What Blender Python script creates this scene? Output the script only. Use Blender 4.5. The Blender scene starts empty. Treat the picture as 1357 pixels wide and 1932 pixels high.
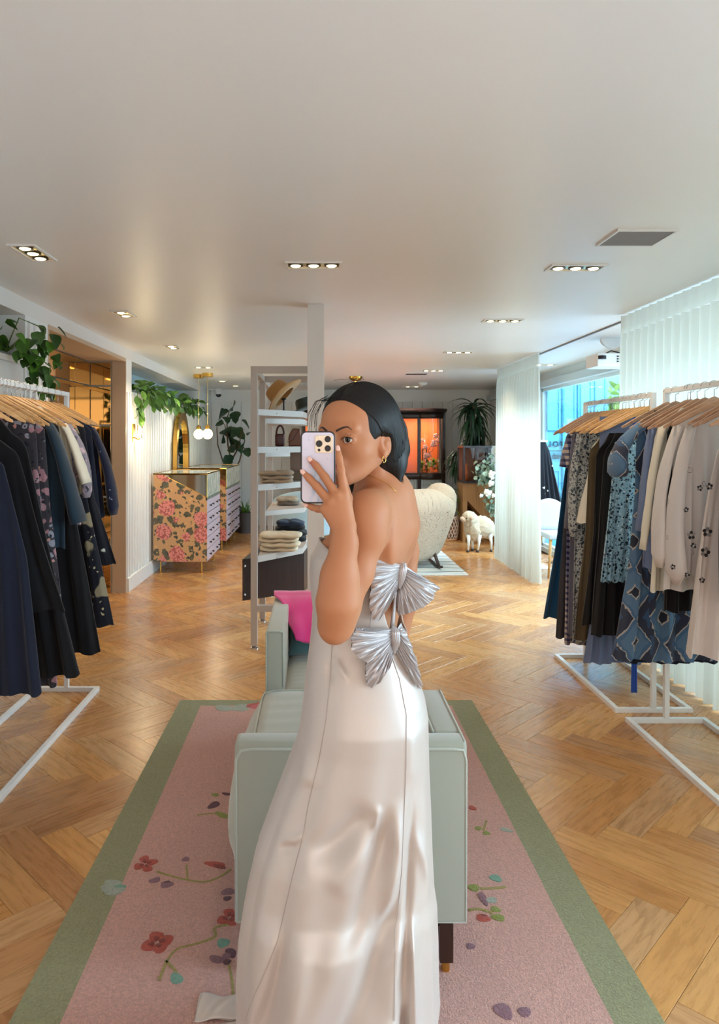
import bpy, bmesh, math, random
import numpy as np
from mathutils import Vector, Matrix, Euler
from math import sin, cos, pi, radians as R
random.seed(7)
S = bpy.context.scene
COL = S.collection
# ---------------------------------------------------------------- camera
F = 1340.0; VX, VY = 599.0, 834.0; CH = 1.5; W_, H_ = 1357.0, 1932.0
cam_d = bpy.data.cameras.new('camera'); cam = bpy.data.objects.new('camera', cam_d); COL.objects.link(cam)
cam.location = (0, 0, CH); cam.rotation_euler = (R(90), 0, 0)
cam_d.sensor_fit = 'VERTICAL'; cam_d.sensor_height = 24.0
cam_d.lens = F / H_ * 24.0
cam_d.shift_x = (W_ / 2 - VX) / H_; cam_d.shift_y = -(H_ / 2 - VY) / H_
cam_d.clip_start = 0.05
S.camera = cam
# ---------------------------------------------------------------- world, lights, exposure
wd = bpy.data.worlds.new('world'); S.world = wd; wd.use_nodes = True
bg = wd.node_tree.nodes['Background']
bg.inputs[0].default_value = (0.62, 0.83, 1.0, 1); bg.inputs[1].default_value = 3.2
def area(name, loc, rot, sx, sy, power, col, spread=180):
    l = bpy.data.lights.new(name, 'AREA'); l.shape = 'RECTANGLE'; l.size = sx; l.size_y = sy
    l.energy = power; l.color = col; l.spread = R(spread)
    o = bpy.data.objects.new(name, l); o.location = loc; o.rotation_euler = rot; COL.objects.link(o); return o
# daylight falling in through the right-hand windows (placed outside the glass, facing the room)
area('daylight_window', (4.4, 3.0, 2.5), (0, R(66), 0), 2.2, 6.6, 470, (0.72, 0.88, 1.0))
area('daylight_window_far', (4.7, 8.1, 3.4), (0, R(56), 0), 1.6, 3.2, 620, (0.66, 0.86, 1.0))
# soft warm fill lamp added behind the camera; no window stands there
area('fill_front', (0.1, -1.0, 1.55), (R(84), 0, 0), 3.6, 1.7, 19, (1.0, 0.88, 0.80))
S.view_settings.view_transform = 'Standard'; S.view_settings.look = 'None'
S.view_settings.exposure = 0.68; S.view_settings.gamma = 1.0
S.view_settings.use_curve_mapping = False

def P(px, py, d):
    return Vector(((px - VX) / F * d, d, CH - (py - VY) / F * d))
# ---------------------------------------------------------------- mesh helpers
class MB:
    def __init__(s): s.v = []; s.f = []; s.m = []; s.uv = None
    def add(s, vs, fs, mi=0):
        b = len(s.v); s.v += [tuple(v) for v in vs]; s.f += [tuple(i + b for i in f) for f in fs]; s.m += [mi] * len(fs); return s
    def box(s, x0, x1, y0, y1, z0, z1, mi=0):
        vs = [(x, y, z) for z in (z0, z1) for y in (y0, y1) for x in (x0, x1)]
        return s.add(vs, [(0, 2, 3, 1), (4, 5, 7, 6), (0, 1, 5, 4), (2, 6, 7, 3), (0, 4, 6, 2), (1, 3, 7, 5)], mi)
    def bbox(s, x0, x1, y0, y1, z0, z1, b=0.004, mi=0):   # bevelled box
        cx, cy, cz = (x0+x1)/2, (y0+y1)/2, (z0+z1)/2; hx, hy, hz = (x1-x0)/2, (y1-y0)/2, (z1-z0)/2
        b = min(b, hx*.49, hy*.49, hz*.49)
        bm = bmesh.new(); bmesh.ops.create_cube(bm, size=2)
        for v in bm.verts: v.co = Vector((v.co.x*hx, v.co.y*hy, v.co.z*hz))
        bmesh.ops.bevel(bm, geom=bm.edges[:], offset=b, segments=2, affect='EDGES', profile=.6)
        bm.verts.index_update()
        s.add([(v.co.x+cx, v.co.y+cy, v.co.z+cz) for v in bm.verts], [tuple(v.index for v in f.verts) for f in bm.faces], mi); bm.free(); return s
    def tube(s, pts, r, n=8, mi=0, caps=True, flat=1.0, upv=None):
        pts = [Vector(p) for p in pts]; rs = r if isinstance(r, (list, tuple)) else [r] * len(pts)
        t0 = (pts[1] - pts[0]).normalized()
        u = Vector(upv) if upv else (Vector((0, 0, 1)) if abs(t0.z) < .9 else Vector((1, 0, 0)))
        vs = []; fs = []
        for i, p in enumerate(pts):
            t = (pts[min(i+1, len(pts)-1)] - pts[max(i-1, 0)]).normalized()
            a = t.cross(u)
            if a.length < 1e-5: a = t.cross(Vector((0, 1, .01)))
            a.normalize(); b = a.cross(t).normalized(); u = b
            for k in range(n):
                th = 2*pi*k/n; vs.append(p + (a*cos(th) + b*sin(th)*flat)*rs[i])
        for i in range(len(pts)-1):
            for k in range(n):
                k2 = (k+1) % n; fs.append((i*n+k, i*n+k2, (i+1)*n+k2, (i+1)*n+k))
        if caps: fs.append(tuple(range(n))[::-1]); fs.append(tuple(range((len(pts)-1)*n, len(pts)*n)))
        return s.add(vs, fs, mi)
    def lathe(s, prof, n=24, c=(0, 0, 0), mi=0, caps=True, sx=1, sy=1):
        vs = []; fs = []
        for (r, z) in prof:
            for k in range(n): vs.append((c[0]+r*sx*cos(2*pi*k/n), c[1]+r*sy*sin(2*pi*k/n), c[2]+z))
        for i in range(len(prof)-1):
            for k in range(n):
                k2 = (k+1) % n; fs.append((i*n+k, i*n+k2, (i+1)*n+k2, (i+1)*n+k))
        if caps: fs.append(tuple(range(n))[::-1]); fs.append(tuple(range((len(prof)-1)*n, len(prof)*n)))
        return s.add(vs, fs, mi)
    def prism(s, poly, axis, a0, a1, mi=0):   # poly in 2D, extruded along axis (0,1,2)
        def mk(p, a):
            q = [0, 0, 0]; o = [i for i in range(3) if i != axis]; q[o[0]] = p[0]; q[o[1]] = p[1]; q[axis] = a; return q
        n = len(poly); vs = [mk(p, a0) for p in poly] + [mk(p, a1) for p in poly]
        fs = [tuple(range(n))[::-1], tuple(range(n, 2*n))] + [(i, (i+1) % n, n+(i+1) % n, n+i) for i in range(n)]
        return s.add(vs, fs, mi)
    def ell(s, c, r, n=12, m=8, mi=0, rot=None):
        vs = []; fs = []; c = Vector(c)
        for j in range(m+1):
            ph = pi*j/m
            for k in range(n):
                v = Vector((r[0]*sin(ph)*cos(2*pi*k/n), r[1]*sin(ph)*sin(2*pi*k/n), r[2]*cos(ph)))
                if rot: v = rot @ v
                vs.append(c+v)
        for j in range(m):
            for k in range(n):
                k2 = (k+1) % n
                if j == 0: fs.append((k, (j+1)*n+k, (j+1)*n+k2))
                elif j == m-1: fs.append((j*n+k, (j+1)*n+k, j*n+k2))
                else: fs.append((j*n+k, (j+1)*n+k, (j+1)*n+k2, j*n+k2))
        return s.add(vs, fs, mi)
    def grid(s, fn, nu, nv, mi=0, wrapv=False, closeu=False):
        vs = [fn(i/(nu-1), j/(nv if wrapv else nv-1)) for i in range(nu) for j in range(nv)]; fs = []
        for i in range(nu-1):
            for j in range(nv if wrapv else nv-1):
                j2 = (j+1) % nv; fs.append((i*nv+j, i*nv+j2, (i+1)*nv+j2, (i+1)*nv+j))
        return s.add(vs, fs, mi)
    def build(s, name, mats, parent=None, smooth=False, loc=None, fix=True):
        me = bpy.data.meshes.new(name); me.from_pydata([tuple(v) for v in s.v], [], s.f)
        if not isinstance(mats, (list, tuple)): mats = [mats]
        for m in mats: me.materials.append(m)
        me.polygons.foreach_set('material_index', s.m)
        if fix:
            bm = bmesh.new(); bm.from_mesh(me)
            bmesh.ops.recalc_face_normals(bm, faces=bm.faces); bm.to_mesh(me); bm.free()
        if smooth is True: me.polygons.foreach_set('use_smooth', [True]*len(me.polygons))
        elif smooth:
            me.polygons.foreach_set('use_smooth', [True]*len(me.polygons)); me.set_sharp_from_angle(angle=R(smooth))
        me.update()
        o = bpy.data.objects.new(name, me); COL.objects.link(o)
        if parent is not None: o.parent = parent
        if loc is not None: o.location = loc
        return o
def tag(o, label=None, cat=None, group=None, kind=None):
    if label: o['label'] = label
    if cat: o['category'] = cat
    if group: o['group'] = group
    if kind: o['kind'] = kind
    return o
def empty(name, loc=(0, 0, 0), label=None, cat=None, group=None, rz=0):
    o = bpy.data.objects.new(name, None); COL.objects.link(o); o.location = loc; o.rotation_euler = (0, 0, rz)
    o.empty_display_size = .05
    return tag(o, label, cat, group)
def solidify(o, t, off=0):
    m = o.modifiers.new('solid', 'SOLIDIFY'); m.thickness = t; m.offset = off; return o
def subsurf(o, n=1):
    m = o.modifiers.new('sub', 'SUBSURF'); m.levels = n; m.render_levels = n; return o
def bevel(o, w=.004, n=2):
    m = o.modifiers.new('bev', 'BEVEL'); m.width = w; m.segments = n; m.limit_method = 'ANGLE'; return o
def copy_tree(o, parent=None, depth=0):
    c = o.copy(); COL.objects.link(c)
    if parent is not None: c.parent = parent
    for ch in list(o.children): copy_tree(ch, c, depth+1)
    return c
def lerp(a, b, t): return a + (b-a)*t
def interp(x, xs, ys): return float(np.interp(x, xs, ys))
# ---------------------------------------------------------------- material helpers
def srgb(r, g=None, b=None):
    if g is None: r, g, b = r
    f = lambda c: (c/255/12.92) if c/255 <= .04045 else ((c/255+.055)/1.055)**2.4
    return (f(r), f(g), f(b), 1)
class NT:
    def __init__(s, name):
        s.m = bpy.data.materials.new(name); s.m.use_nodes = True; s.t = s.m.node_tree
        s.b = s.t.nodes['Principled BSDF']; s.out = s.t.nodes['Material Output']
    def n(s, typ, **kw):
        o = s.t.nodes.new(typ)
        for k, v in kw.items():
            if k in o.inputs.keys(): o.inputs[k].default_value = v
            else: setattr(o, k, v)
        return o
    def l(s, a, b): s.t.links.new(a, b)
    def val(s, sock, v):
        if isinstance(v, (int, float, tuple, list)): sock.default_value = v
        else: s.l(v, sock)
    def coord(s, which='Object', scale=(1, 1, 1), rot=(0, 0, 0), loc=(0, 0, 0)):
        c = s.n('ShaderNodeTexCoord'); mp = s.n('ShaderNodeMapping'); s.l(c.outputs[which], mp.inputs[0])
        mp.inputs['Scale'].default_value = scale; mp.inputs['Rotation'].default_value = rot; mp.inputs['Location'].default_value = loc
        return mp.outputs[0]
    def noise(s, vec, scale, detail=3, rough=.5, dist=0):
        o = s.n('ShaderNodeTexNoise'); s.l(vec, o.inputs['Vector']); o.inputs['Scale'].default_value = scale
        o.inputs['Detail'].default_value = detail; o.inputs['Roughness'].default_value = rough; o.inputs['Distortion'].default_value = dist
        return o.outputs['Fac']
    def vor(s, vec, scale, feature='F1', out='Distance', rnd=1):
        o = s.n('ShaderNodeTexVoronoi'); o.feature = feature; s.l(vec, o.inputs['Vector']); o.inputs['Scale'].default_value = scale
        o.inputs['Randomness'].default_value = rnd
        return o.outputs[out]
    def wave(s, vec, scale, dist=0, det=2, dirn='X', prof='SIN'):
        o = s.n('ShaderNodeTexWave'); o.bands_direction = dirn; o.wave_profile = prof; s.l(vec, o.inputs['Vector'])
        o.inputs['Scale'].default_value = scale; o.inputs['Distortion'].default_value = dist; o.inputs['Detail'].default_value = det
        return o.outputs['Fac']
    def ramp(s, fac, stops, interp='LINEAR'):
        o = s.n('ShaderNodeValToRGB'); s.l(fac, o.inputs[0]); cr = o.color_ramp; cr.interpolation = interp
        while len(cr.elements) < len(stops): cr.elements.new(.5)
        for e, (p, c) in zip(cr.elements, stops): e.position = p; e.color = c if len(c) == 4 else tuple(c)+(1,)
        return o.outputs[0]
    def mix(s, fac, a, b, mode='MIX'):
        o = s.n('ShaderNodeMix'); o.data_type = 'RGBA'; o.blend_type = mode
        s.val(o.inputs[0], fac); s.val(o.inputs[6], a); s.val(o.inputs[7], b); return o.outputs[2]
    def math(s, op, a, b=0.0, c=None):
        o = s.n('ShaderNodeMath'); o.operation = op; s.val(o.inputs[0], a); s.val(o.inputs[1], b)
        if c is not None: s.val(o.inputs[2], c)
        return o.outputs[0]
    def bump(s, h, st=.3, dist=.01):
        o = s.n('ShaderNodeBump'); s.l(h, o.inputs['Height']); o.inputs['Strength'].default_value = st; o.inputs['Distance'].default_value = dist
        s.l(o.outputs[0], s.b.inputs['Normal']); return s
    def set(s, **kw):
        names = dict(color='Base Color', rough='Roughness', metal='Metallic', spec='Specular IOR Level', trans='Transmission Weight',
                     sheen='Sheen Weight', coat='Coat Weight', em='Emission Color', es='Emission Strength', ior='IOR', alpha='Alpha',
                     sss='Subsurface Weight', aniso='Anisotropic', croug='Coat Roughness')
        for k, v in kw.items(): s.val(s.b.inputs[names[k]], v)
        return s
def M(name, c, rough=.5, var=.06, scale=6, bump=0, bscale=80, **kw):
    t = NT(name); c = srgb(c) if max(c) > 1.001 else tuple(c)+(1,) if len(c) == 3 else c
    if var:
        f = t.noise(t.coord(), scale, 3)
        a = tuple(max(0, x*(1-var)) for x in c[:3])+(1,); b = tuple(min(1, x*(1+var)) for x in c[:3])+(1,)
        t.set(color=t.mix(f, a, b))
    else: t.set(color=c)
    t.set(rough=rough, **kw)
    if bump: t.bump(t.noise(t.coord(), bscale, 4), bump, .004)
    return t.m
white_paint = M('white_paint', (236, 236, 234), .42, .02, 3)
fascia_paint = M('fascia_paint', (232, 228, 224), .45, .02, 3)
ceil_paint = M('ceiling_paint', (236, 233, 230), .38, .02, 1.5, bump=.04, bscale=14)
tan_paint = M('tan_paint', (196, 170, 146), .5, .03, 3)
rack_white = M('rack_white_enamel', (240, 240, 240), .35, .01, 3)
chrome = M('chrome', (210, 210, 212), .15, 0, metal=1.0)
steel = M('steel_wire', (190, 190, 195), .25, 0, metal=1.0)
brass = M('brass', (214, 168, 84), .22, .04, 8, metal=1.0)
dark_metal = M('dark_metal', (60, 58, 56), .4, .03, 8, metal=.7)
black_plastic = M('black_plastic', (18, 18, 20), .35, 0)
def glass_mat(name, col=(1, 1, 1), rough=.0, alpha=.12, rf=.5):
    t = NT(name); tr = t.n('ShaderNodeBsdfTransparent'); gl = t.n('ShaderNodeBsdfGlossy'); fr = t.n('ShaderNodeFresnel')
    fr.inputs[0].default_value = 1.45
    tr.inputs[0].default_value = tuple(col)+(1,); gl.inputs['Roughness'].default_value = rough
    mx = t.n('ShaderNodeMixShader'); t.l(t.math('MULTIPLY', fr.outputs[0], rf*2), mx.inputs[0]); t.l(tr.outputs[0], mx.inputs[1]); t.l(gl.outputs[0], mx.inputs[2])
    t.l(mx.outputs[0], t.out.inputs['Surface']); return t.m
clear_glass = glass_mat('clear_glass', (.93, .97, .97))
pane_glass = glass_mat('window_glass', (.95, .99, 1.0), rf=.35)
def emis(name, c, st):
    t = NT(name); c = srgb(c); t.set(color=c, em=c, es=st); return t.m
bulb_warm = emis('bulb_warm', (255, 226, 165), 9)
bulb_soft = emis('bulb_soft', (255, 232, 168), 2.2)
def mirror_mat(name, c, rough=.02):
    t = NT(name); t.set(color=srgb(c), rough=rough, metal=1.0); return t.m
mirror_clear = mirror_mat('mirror_silver', (225, 228, 226)); mirror_bronze = mirror_mat('mirror_bronze', (205, 172, 118), .03)
def wood_mat(name, c1, c2, c3, scale=1.0, rough=.45, axis=0, rnd=True, coat=.0):
    t = NT(name); sc = [22*scale]*3; sc[axis] = 1.6*scale
    v = t.coord('Object', tuple(sc))
    if rnd:
        oi = t.n('ShaderNodeObjectInfo'); cx = t.n('ShaderNodeVectorMath'); cx.operation = 'ADD'; t.l(v, cx.inputs[0])
        cb = t.n('ShaderNodeCombineXYZ'); r = t.math('MULTIPLY', oi.outputs['Random'], 91.0); t.l(r, cb.inputs[0]); t.l(r, cb.inputs[1]); t.l(r, cb.inputs[2])
        t.l(cb.outputs[0], cx.inputs[1]); v = cx.outputs[0]
    n1 = t.noise(v, 1.3, 5, .6, 1.2)
    w = t.math('FRACT', t.math('MULTIPLY', t.noise(v, .35, 2, .5, .6), 9.0))
    base = t.ramp(n1, [(.3, c1), (.52, c2), (.75, c3)])
    ring = t.ramp(w, [(0, (.62, .55, .48)), (.12, (1, 1, 1)), (1, (1, 1, 1))])
    colr = t.mix(.75, base, ring, 'MULTIPLY')
    if rnd:
        br = t.ramp(oi.outputs['Random'], [(0, (.78, .74, .72)), (.5, (1, 1, 1)), (1, (1.12, 1.1, 1.05))])
        colr = t.mix(1.0, colr, br, 'MULTIPLY')
    t.set(color=colr, rough=rough, coat=coat, croug=.25); t.bump(n1, .05, .002); return t.m
# ================================================================ ROOM
CZ = 2.44; XL = -1.91; XR = 3.1; YB = 12.8; YN = -1.3
base_dark = M('joint_dark', (96, 66, 40), .6, .05)
floor = tag(MB().box(-2.5, 3.2, YN, YB+.1, -.12, -.014).build('floor', base_dark), kind='structure')
oak_cols = [(204, 150, 90), (190, 134, 78), (214, 164, 104), (180, 128, 82), (198, 154, 108), (170, 118, 74)]
def oak(name, use_attr):
    t = NT(name)
    if use_attr:
        at = t.n('ShaderNodeAttribute'); at.attribute_name = 'rnd'; rnd = at.outputs['Fac']
        uv = t.n('ShaderNodeUVMap'); uv.uv_map = 'grain'; vec0 = uv.outputs[0]
    else:
        oi = t.n('ShaderNodeObjectInfo'); rnd = oi.outputs['Random']; vec0 = t.n('ShaderNodeTexCoord').outputs['Object']
    mp = t.n('ShaderNodeMapping'); t.l(vec0, mp.inputs[0]); mp.inputs['Scale'].default_value = (1.5, 15, 15)
    cb = t.n('ShaderNodeCombineXYZ'); r = t.math('MULTIPLY', rnd, 173.0); t.l(r, cb.inputs[0]); t.l(r, cb.inputs[1])
    ad = t.n('ShaderNodeVectorMath'); ad.operation = 'ADD'; t.l(mp.outputs[0], ad.inputs[0]); t.l(cb.outputs[0], ad.inputs[1]); v = ad.outputs[0]
    base = t.ramp(rnd, [(i/5, srgb(c)) for i, c in enumerate(oak_cols)])
    big = t.noise(v, .42, 2, .5, .35)
    rings = t.math('FRACT', t.math('MULTIPLY', big, 15.0))
    ringc = t.ramp(rings, [(0, (.50, .44, .38)), (.10, (.80, .76, .72)), (.3, (1, 1, 1)), (1, (1.03, 1.02, 1))])
    fine = t.noise(v, 3.0, 5, .65)
    fc = t.ramp(fine, [(.3, (.80, .76, .72)), (.6, (1.06, 1.05, 1.03))])
    amt = t.ramp(t.noise(v, .12, 1), [(.42, (0, 0, 0)), (.58, (1, 1, 1))])
    c = t.mix(t.math('MULTIPLY', amt, .5), base, t.mix(1.0, base, ringc, 'MULTIPLY'))
    c = t.mix(1.0, c, fc, 'MULTIPLY')
    t.set(color=c, rough=t.math('ADD', t.math('MULTIPLY', fine, .16), .20), spec=.5, coat=.2, croug=.2); t.bump(fine, .06, .0015)
    return t.m
oak_obj = oak('oak_plank_finish', False); oak_far = oak('oak_plank_finish_far', True)
PL, PW = .62, .124
pm = MB().box(-PL/2+.0007, PL/2-.0007, -PW/2+.0007, PW/2-.0007, -.014, -.0015)
# tiny chamfer on top
b = .0006; x, y = PL/2-.0007, PW/2-.0007
pm = MB(); pm.add([(-x,-y,-.014),(x,-y,-.014),(x,y,-.014),(-x,y,-.014),(-x,-y,-b),(x,-y,-b),(x,y,-b),(-x,y,-b),(-x+b,-y+b,0),(x-b,-y+b,0),(x-b,y-b,0),(-x+b,y-b,0)],
   [(0,3,2,1),(0,1,5,4),(1,2,6,5),(2,3,7,6),(3,0,4,7),(4,5,9,8),(5,6,10,9),(6,7,11,10),(7,4,8,11),(8,9,10,11)])
proto = pm.build('plank', oak_obj, floor)
cands = []
c45, s45 = cos(-pi/4), sin(-pi/4)
for k in range(-130, 190):
    for j in range(-22, 22):
        ox, oy = k*PW + j*PL, k*PW - j*PL
        for (cx, cy, a) in ((ox+PL/2, oy+PW/2, 0), (ox+PL+PW/2, oy+PW-PL/2, pi/2)):
            X = cx*c45 - cy*s45; Y = cx*s45 + cy*c45 + 6.2
            if -2.32 < X < 3.05 and -.6 < Y < 12.75: cands.append((X, Y, a-pi/4))
def vis(c):
    X, Y, a = c
    if Y < 1.35: return 1e3 + abs(X) + (5-Y)
    px = VX + F*X/Y; py = VY + F*CH/Y
    hid = (-.68 < X < .78 and 1.0 < Y < 3.95)        # under the rug
    if px < -120 or px > 1480 or py > 2050 or hid: return 900+Y
    return Y
cands.sort(key=vis)
near = [c for c in cands[:288]]; far = cands[288:]
for i, (X, Y, a) in enumerate(near):
    o = proto if i == 0 else proto.copy()
    if i: COL.objects.link(o)
    o.location = (X, Y, 0); o.rotation_euler = (0, 0, a); o.parent = floor
fv = []; ff = []; fu = []; fr_ = []
for (X, Y, a) in far:
    ca, sa = cos(a), sin(a); b0 = len(fv); rr = random.random()
    for (lx, ly, lz) in proto.data.vertices and [tuple(v.co) for v in proto.data.vertices]:
        fv.append((X+lx*ca-ly*sa, Y+lx*sa+ly*ca, lz)); fu.append((lx, ly)); fr_.append(rr)
    for p in proto.data.polygons: ff.append(tuple(i+b0 for i in p.vertices))
me = bpy.data.meshes.new('plank_field'); me.from_pydata(fv, [], ff); me.materials.append(oak_far)
uvl = me.uv_layers.new(name='grain'); li = np.zeros(len(me.loops), dtype=np.int32); me.loops.foreach_get('vertex_index', li)
uvl.data.foreach_set('uv', np.array(fu, dtype=np.float32)[li].ravel())
at = me.attributes.new('rnd', 'FLOAT', 'POINT'); at.data.foreach_set('value', np.array(fr_, dtype=np.float32))
o = bpy.data.objects.new('plank_field', me); COL.objects.link(o); o.parent = floor; o['kind'] = 'stuff'

tag(MB().box(-2.5, 3.25, YN, YB+.1, CZ, CZ+.1).build('ceiling', ceil_paint), kind='structure')
# ---- left wall with planter niches, doorway alcove lined in bronze mirror
wl = tag(MB().box(XL-.5, XL-.42, YN, YB+.05, 0, CZ).build('wall_left', white_paint), kind='structure')
MB().box(XL-.42, XL, YN, YB, 2.33, CZ).build('fascia', fascia_paint, wl)
MB().box(XL-.42, XL-.012, 7.3, YB, 0, 2.02).build('lower_wall', white_paint, wl)      # below the far planter
MB().box(XL-.42, XL, 7.08, 7.3, 0, 2.33).build('pier', white_paint, wl)
MB().box(XL-.42, XL, 11.5, YB, 2.02, 2.33).build('pier', white_paint, wl)
MB().box(XL-.42, XL, 4.64, 5.03, 0, 2.33).build('pier', white_paint, wl)
MB().box(XL-.42, XL-.012, YN, 4.64, 0, 2.03).build('lower_wall', white_paint, wl)
MB().box(XL-.0, XL+.018, YN, 5.03, 2.0, 2.035).build('planter_ledge', fascia_paint, wl)
MB().box(XL-.42, XL-.36, 7.30, 11.5, 2.02, 2.33).build('niche_back', M('niche_blue_grey', (196, 216, 222), .5, .03), wl)
MB().box(XL-.42, XL-.36, YN, 4.64, 2.03, 2.33).build('niche_back', M('niche_grey', (176, 184, 182), .5, .03), wl)
# battens
bt = MB().box(0, .016, -.022, .022, .14, 2.0)
b0 = bt.build('batten', white_paint, wl)
k = 0
ys = [7.12, 7.2] + [7.34+.116*i for i in range(47)]
for yv in ys:
    if yv > YB-.03: break
    o = b0 if k == 0 else b0.copy()
    if k: COL.objects.link(o)
    o.parent = wl; o.location = (XL-(.012 if yv > 7.3 else 0), yv, 0); k += 1
for yv in (4.70, 4.80, 4.94): 
    o = b0.copy(); COL.objects.link(o); o.parent = wl; o.location = (XL, yv, 0); o.scale = (1, 1, 1.15)
# raised panels on the near-left wall
for yv in (1.6, 2.35, 3.1, 3.85):
    m = MB()
    for (a0, a1, z0, z1) in ((yv-.3, yv+.36, 1.86, 1.92), (yv-.3, yv+.36, .22, .28), (yv-.3, yv-.24, .28, 1.86), (yv+.3, yv+.36, .28, 1.86)):
        m.box(XL-.012, XL+.008, a0, a1, z0, z1)
    m.build('raised_panel', white_paint, wl)
tag(MB().box(XL, XL+.03, 7.08, YB, 0, .14).build('baseboard_left', white_paint), kind='structure')
# doorway alcove
tag(MB().box(XL-.36, XL+.004, 5.03, 7.08, 2.30, 2.334).build('trim_1', tan_paint), kind='structure')
m = MB(); m.box(XL-.13, XL+.004, 7.062, 7.082, 0, 2.3).box(XL-.13, XL-.11, 7.08, 7.2, 0, 2.3)
tag(m.build('trim_2', tan_paint), kind='structure')
tag(MB().box(XL-.13, XL+.004, 5.03, 5.05, 0, 2.3).build('trim_3', tan_paint), kind='structure')
alc = empty('mirrored_alcove', (XL-.2, 6.05, 0), 'bronze-tinted mirror panels lining the doorway recess in the left wall', 'mirror')
def put(ob, par):      # parent keeping world position when parent is a plain translated empty
    ob.parent = par; ob.location = ob.location - par.location; return ob
for i, (y0, y1) in enumerate(((5.06, 5.78), (5.79, 6.6), (6.61, 7.04))):
    for (z0, z1) in ((.0, .86), (.87, 1.66), (1.67, 2.05), (2.06, 2.29)):
        put(MB().bbox(XL-.36, XL-.345, y0, y1, z0+.004, z1, .003).build('mirror_panel', mirror_bronze), alc)
for (z0, z1) in ((.0, .5), (.51, .95), (.96, 1.66), (1.67, 2.05), (2.06, 2.29)):
    put(MB().bbox(XL-.342, XL-.14, 7.045, 7.06, z0+.004, z1, .003).build('mirror_panel', mirror_bronze), alc)
for z in (.5, 1.05, 2.02):
    put(MB().box(XL-.342, XL-.335, 5.06, 7.04, z, z+.03).build('brass_rail', brass), alc)
# ---- back wall of vertical boards
wb = tag(MB().box(XL-.5, XR+.1, YB, YB+.1, 0, CZ).build('wall_back', white_paint), kind='structure')
bd = MB().bbox(-.088, .088, -.016, .01, .12, 2.22, .005).build('board', white_paint, wb)
n = 0
xx = XL+.09
while xx < XR:
    o = bd if n == 0 else bd.copy()
    if n: COL.objects.link(o)
    o.parent = wb; o.location = (xx, YB-.004, 0); xx += .181; n += 1
MB().box(XL, XR, YB-.03, YB, 2.22, CZ).build('cornice_board', white_paint, wb)
tag(MB().box(XL, XR, YB-.035, YB, 0, .13).build('baseboard_back', white_paint), kind='structure')
# ---- front wall behind the mirror side (never seen)
tag(MB().box(XL-.5, XR+.1, YN-.1, YN, 0, CZ).build('wall_front', M('front_wall_paint', (226, 208, 190), .6, .03)), kind='structure')
# ---- right window wall
wr = tag(MB().box(XR, XR+.12, YN, YB, 2.24, CZ).box(XR, XR+.12, YN, YB, 0, .06).box(XR, XR+.12, 9.9, YB, .06, 2.24).build('wall_right', M('right_wall_paint', (206, 214, 214), .5, .03)), kind='structure')
MB().box(XR-.05, XR, YN, YB, 2.24, 2.33).build('header_beam', M('header_paint', (186, 198, 202), .5, .03), wr)
frame_w = M('window_frame_paint', (214, 232, 238), .4, .02)
for i, (y0, y1) in enumerate(((-1.2, .7), (.7, 2.6), (2.6, 4.5), (4.5, 6.4), (6.4, 9.9))):
    m = MB(); fw = .03
    m.box(XR+.03, XR+.08, y0, y0+fw, .06, 2.24).box(XR+.03, XR+.08, y1-fw, y1, .06, 2.24).box(XR+.03, XR+.08, y0, y1, 2.2, 2.24).box(XR+.03, XR+.08, y0, y1, .06, .1)
    w = tag(m.build('window_%d' % (i+1), frame_w), kind='structure')
    MB().box(XR+.05, XR+.056, y0+fw, y1-fw, .1, 2.2).build('window_pane', pane_glass, w)
# ---- column
tag(MB().bbox(-.068, .046, 4.84, 4.96, 0, CZ, .003).box(.012, .046, 4.96, 4.965, 0, CZ).build('trim_4', M('column_paint', (222, 218, 214), .45, .02)), kind='structure')
# ---- light blue panelled shop front outside, with mirrored lettering
blue_paint = M('pale_blue_paint', (88, 172, 204), .4, .04, 2)
blue_dark = M('blue_panel_groove', (84, 168, 200), .45, .04, 2)
so = empty('blue_shopfront', (3.6, 9.84, 0), 'pale blue panelled shopfront leaf outside the right-hand window, with mirrored lettering', 'shopfront')
put(MB().box(3.17, 4.02, 9.84, 9.9, 0, 2.9).build('backing', blue_paint), so)
def frame_panel(x0, x1, z0, z1):
    m = MB(); t = .022
    m.box(x0, x1, 9.815, 9.84, z0, z0+t).box(x0, x1, 9.815, 9.84, z1-t, z1).box(x0, x0+t, 9.815, 9.84, z0+t, z1-t).box(x1-t, x1, 9.815, 9.84, z0+t, z1-t)
    put(m.build('panel', blue_paint), so); put(MB().box(x0+t, x1-t, 9.832, 9.842, z0+t, z1-t).build('panel', blue_dark if 0 else blue_paint), so)
for (a0, a1) in ((3.18, 3.36), (3.41, 3.575), (3.64, 3.80), (3.84, 4.0)):
    frame_panel(a0, a1, 1.66, 2.6); frame_panel(a0, a1, .45, 1.12)
put(MB().box(3.385, 3.395, 9.80, 9.84, 0, 2.9).build('joint', blue_dark), so); put(MB().box(3.60, 3.615, 9.80, 9.84, 0, 2.9).build('joint', blue_dark), so)
ink = M('grey_ink', (6, 22, 34), .5, 0)
def text(body, loc, size, mat, parent, rot=(R(90), 0, 0), sx=1, name='lettering', ext=.001, align='CENTER'):
    cu = bpy.data.curves.new(name, 'FONT'); cu.body = body; cu.size = size; cu.extrude = ext; cu.offset = .004; cu.align_x = align
    o = bpy.data.objects.new(name, cu); COL.objects.link(o)
    dg = bpy.context.evaluated_depsgraph_get(); me = bpy.data.meshes.new_from_object(o.evaluated_get(dg)); bpy.data.objects.remove(o)
    o = bpy.data.objects.new(name, me); COL.objects.link(o); me.materials.clear(); me.materials.append(mat)
    o.location = loc; o.rotation_euler = rot; o.scale = (sx, 1, 1)
    if parent is not None: put(o, parent)
    return o
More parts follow.
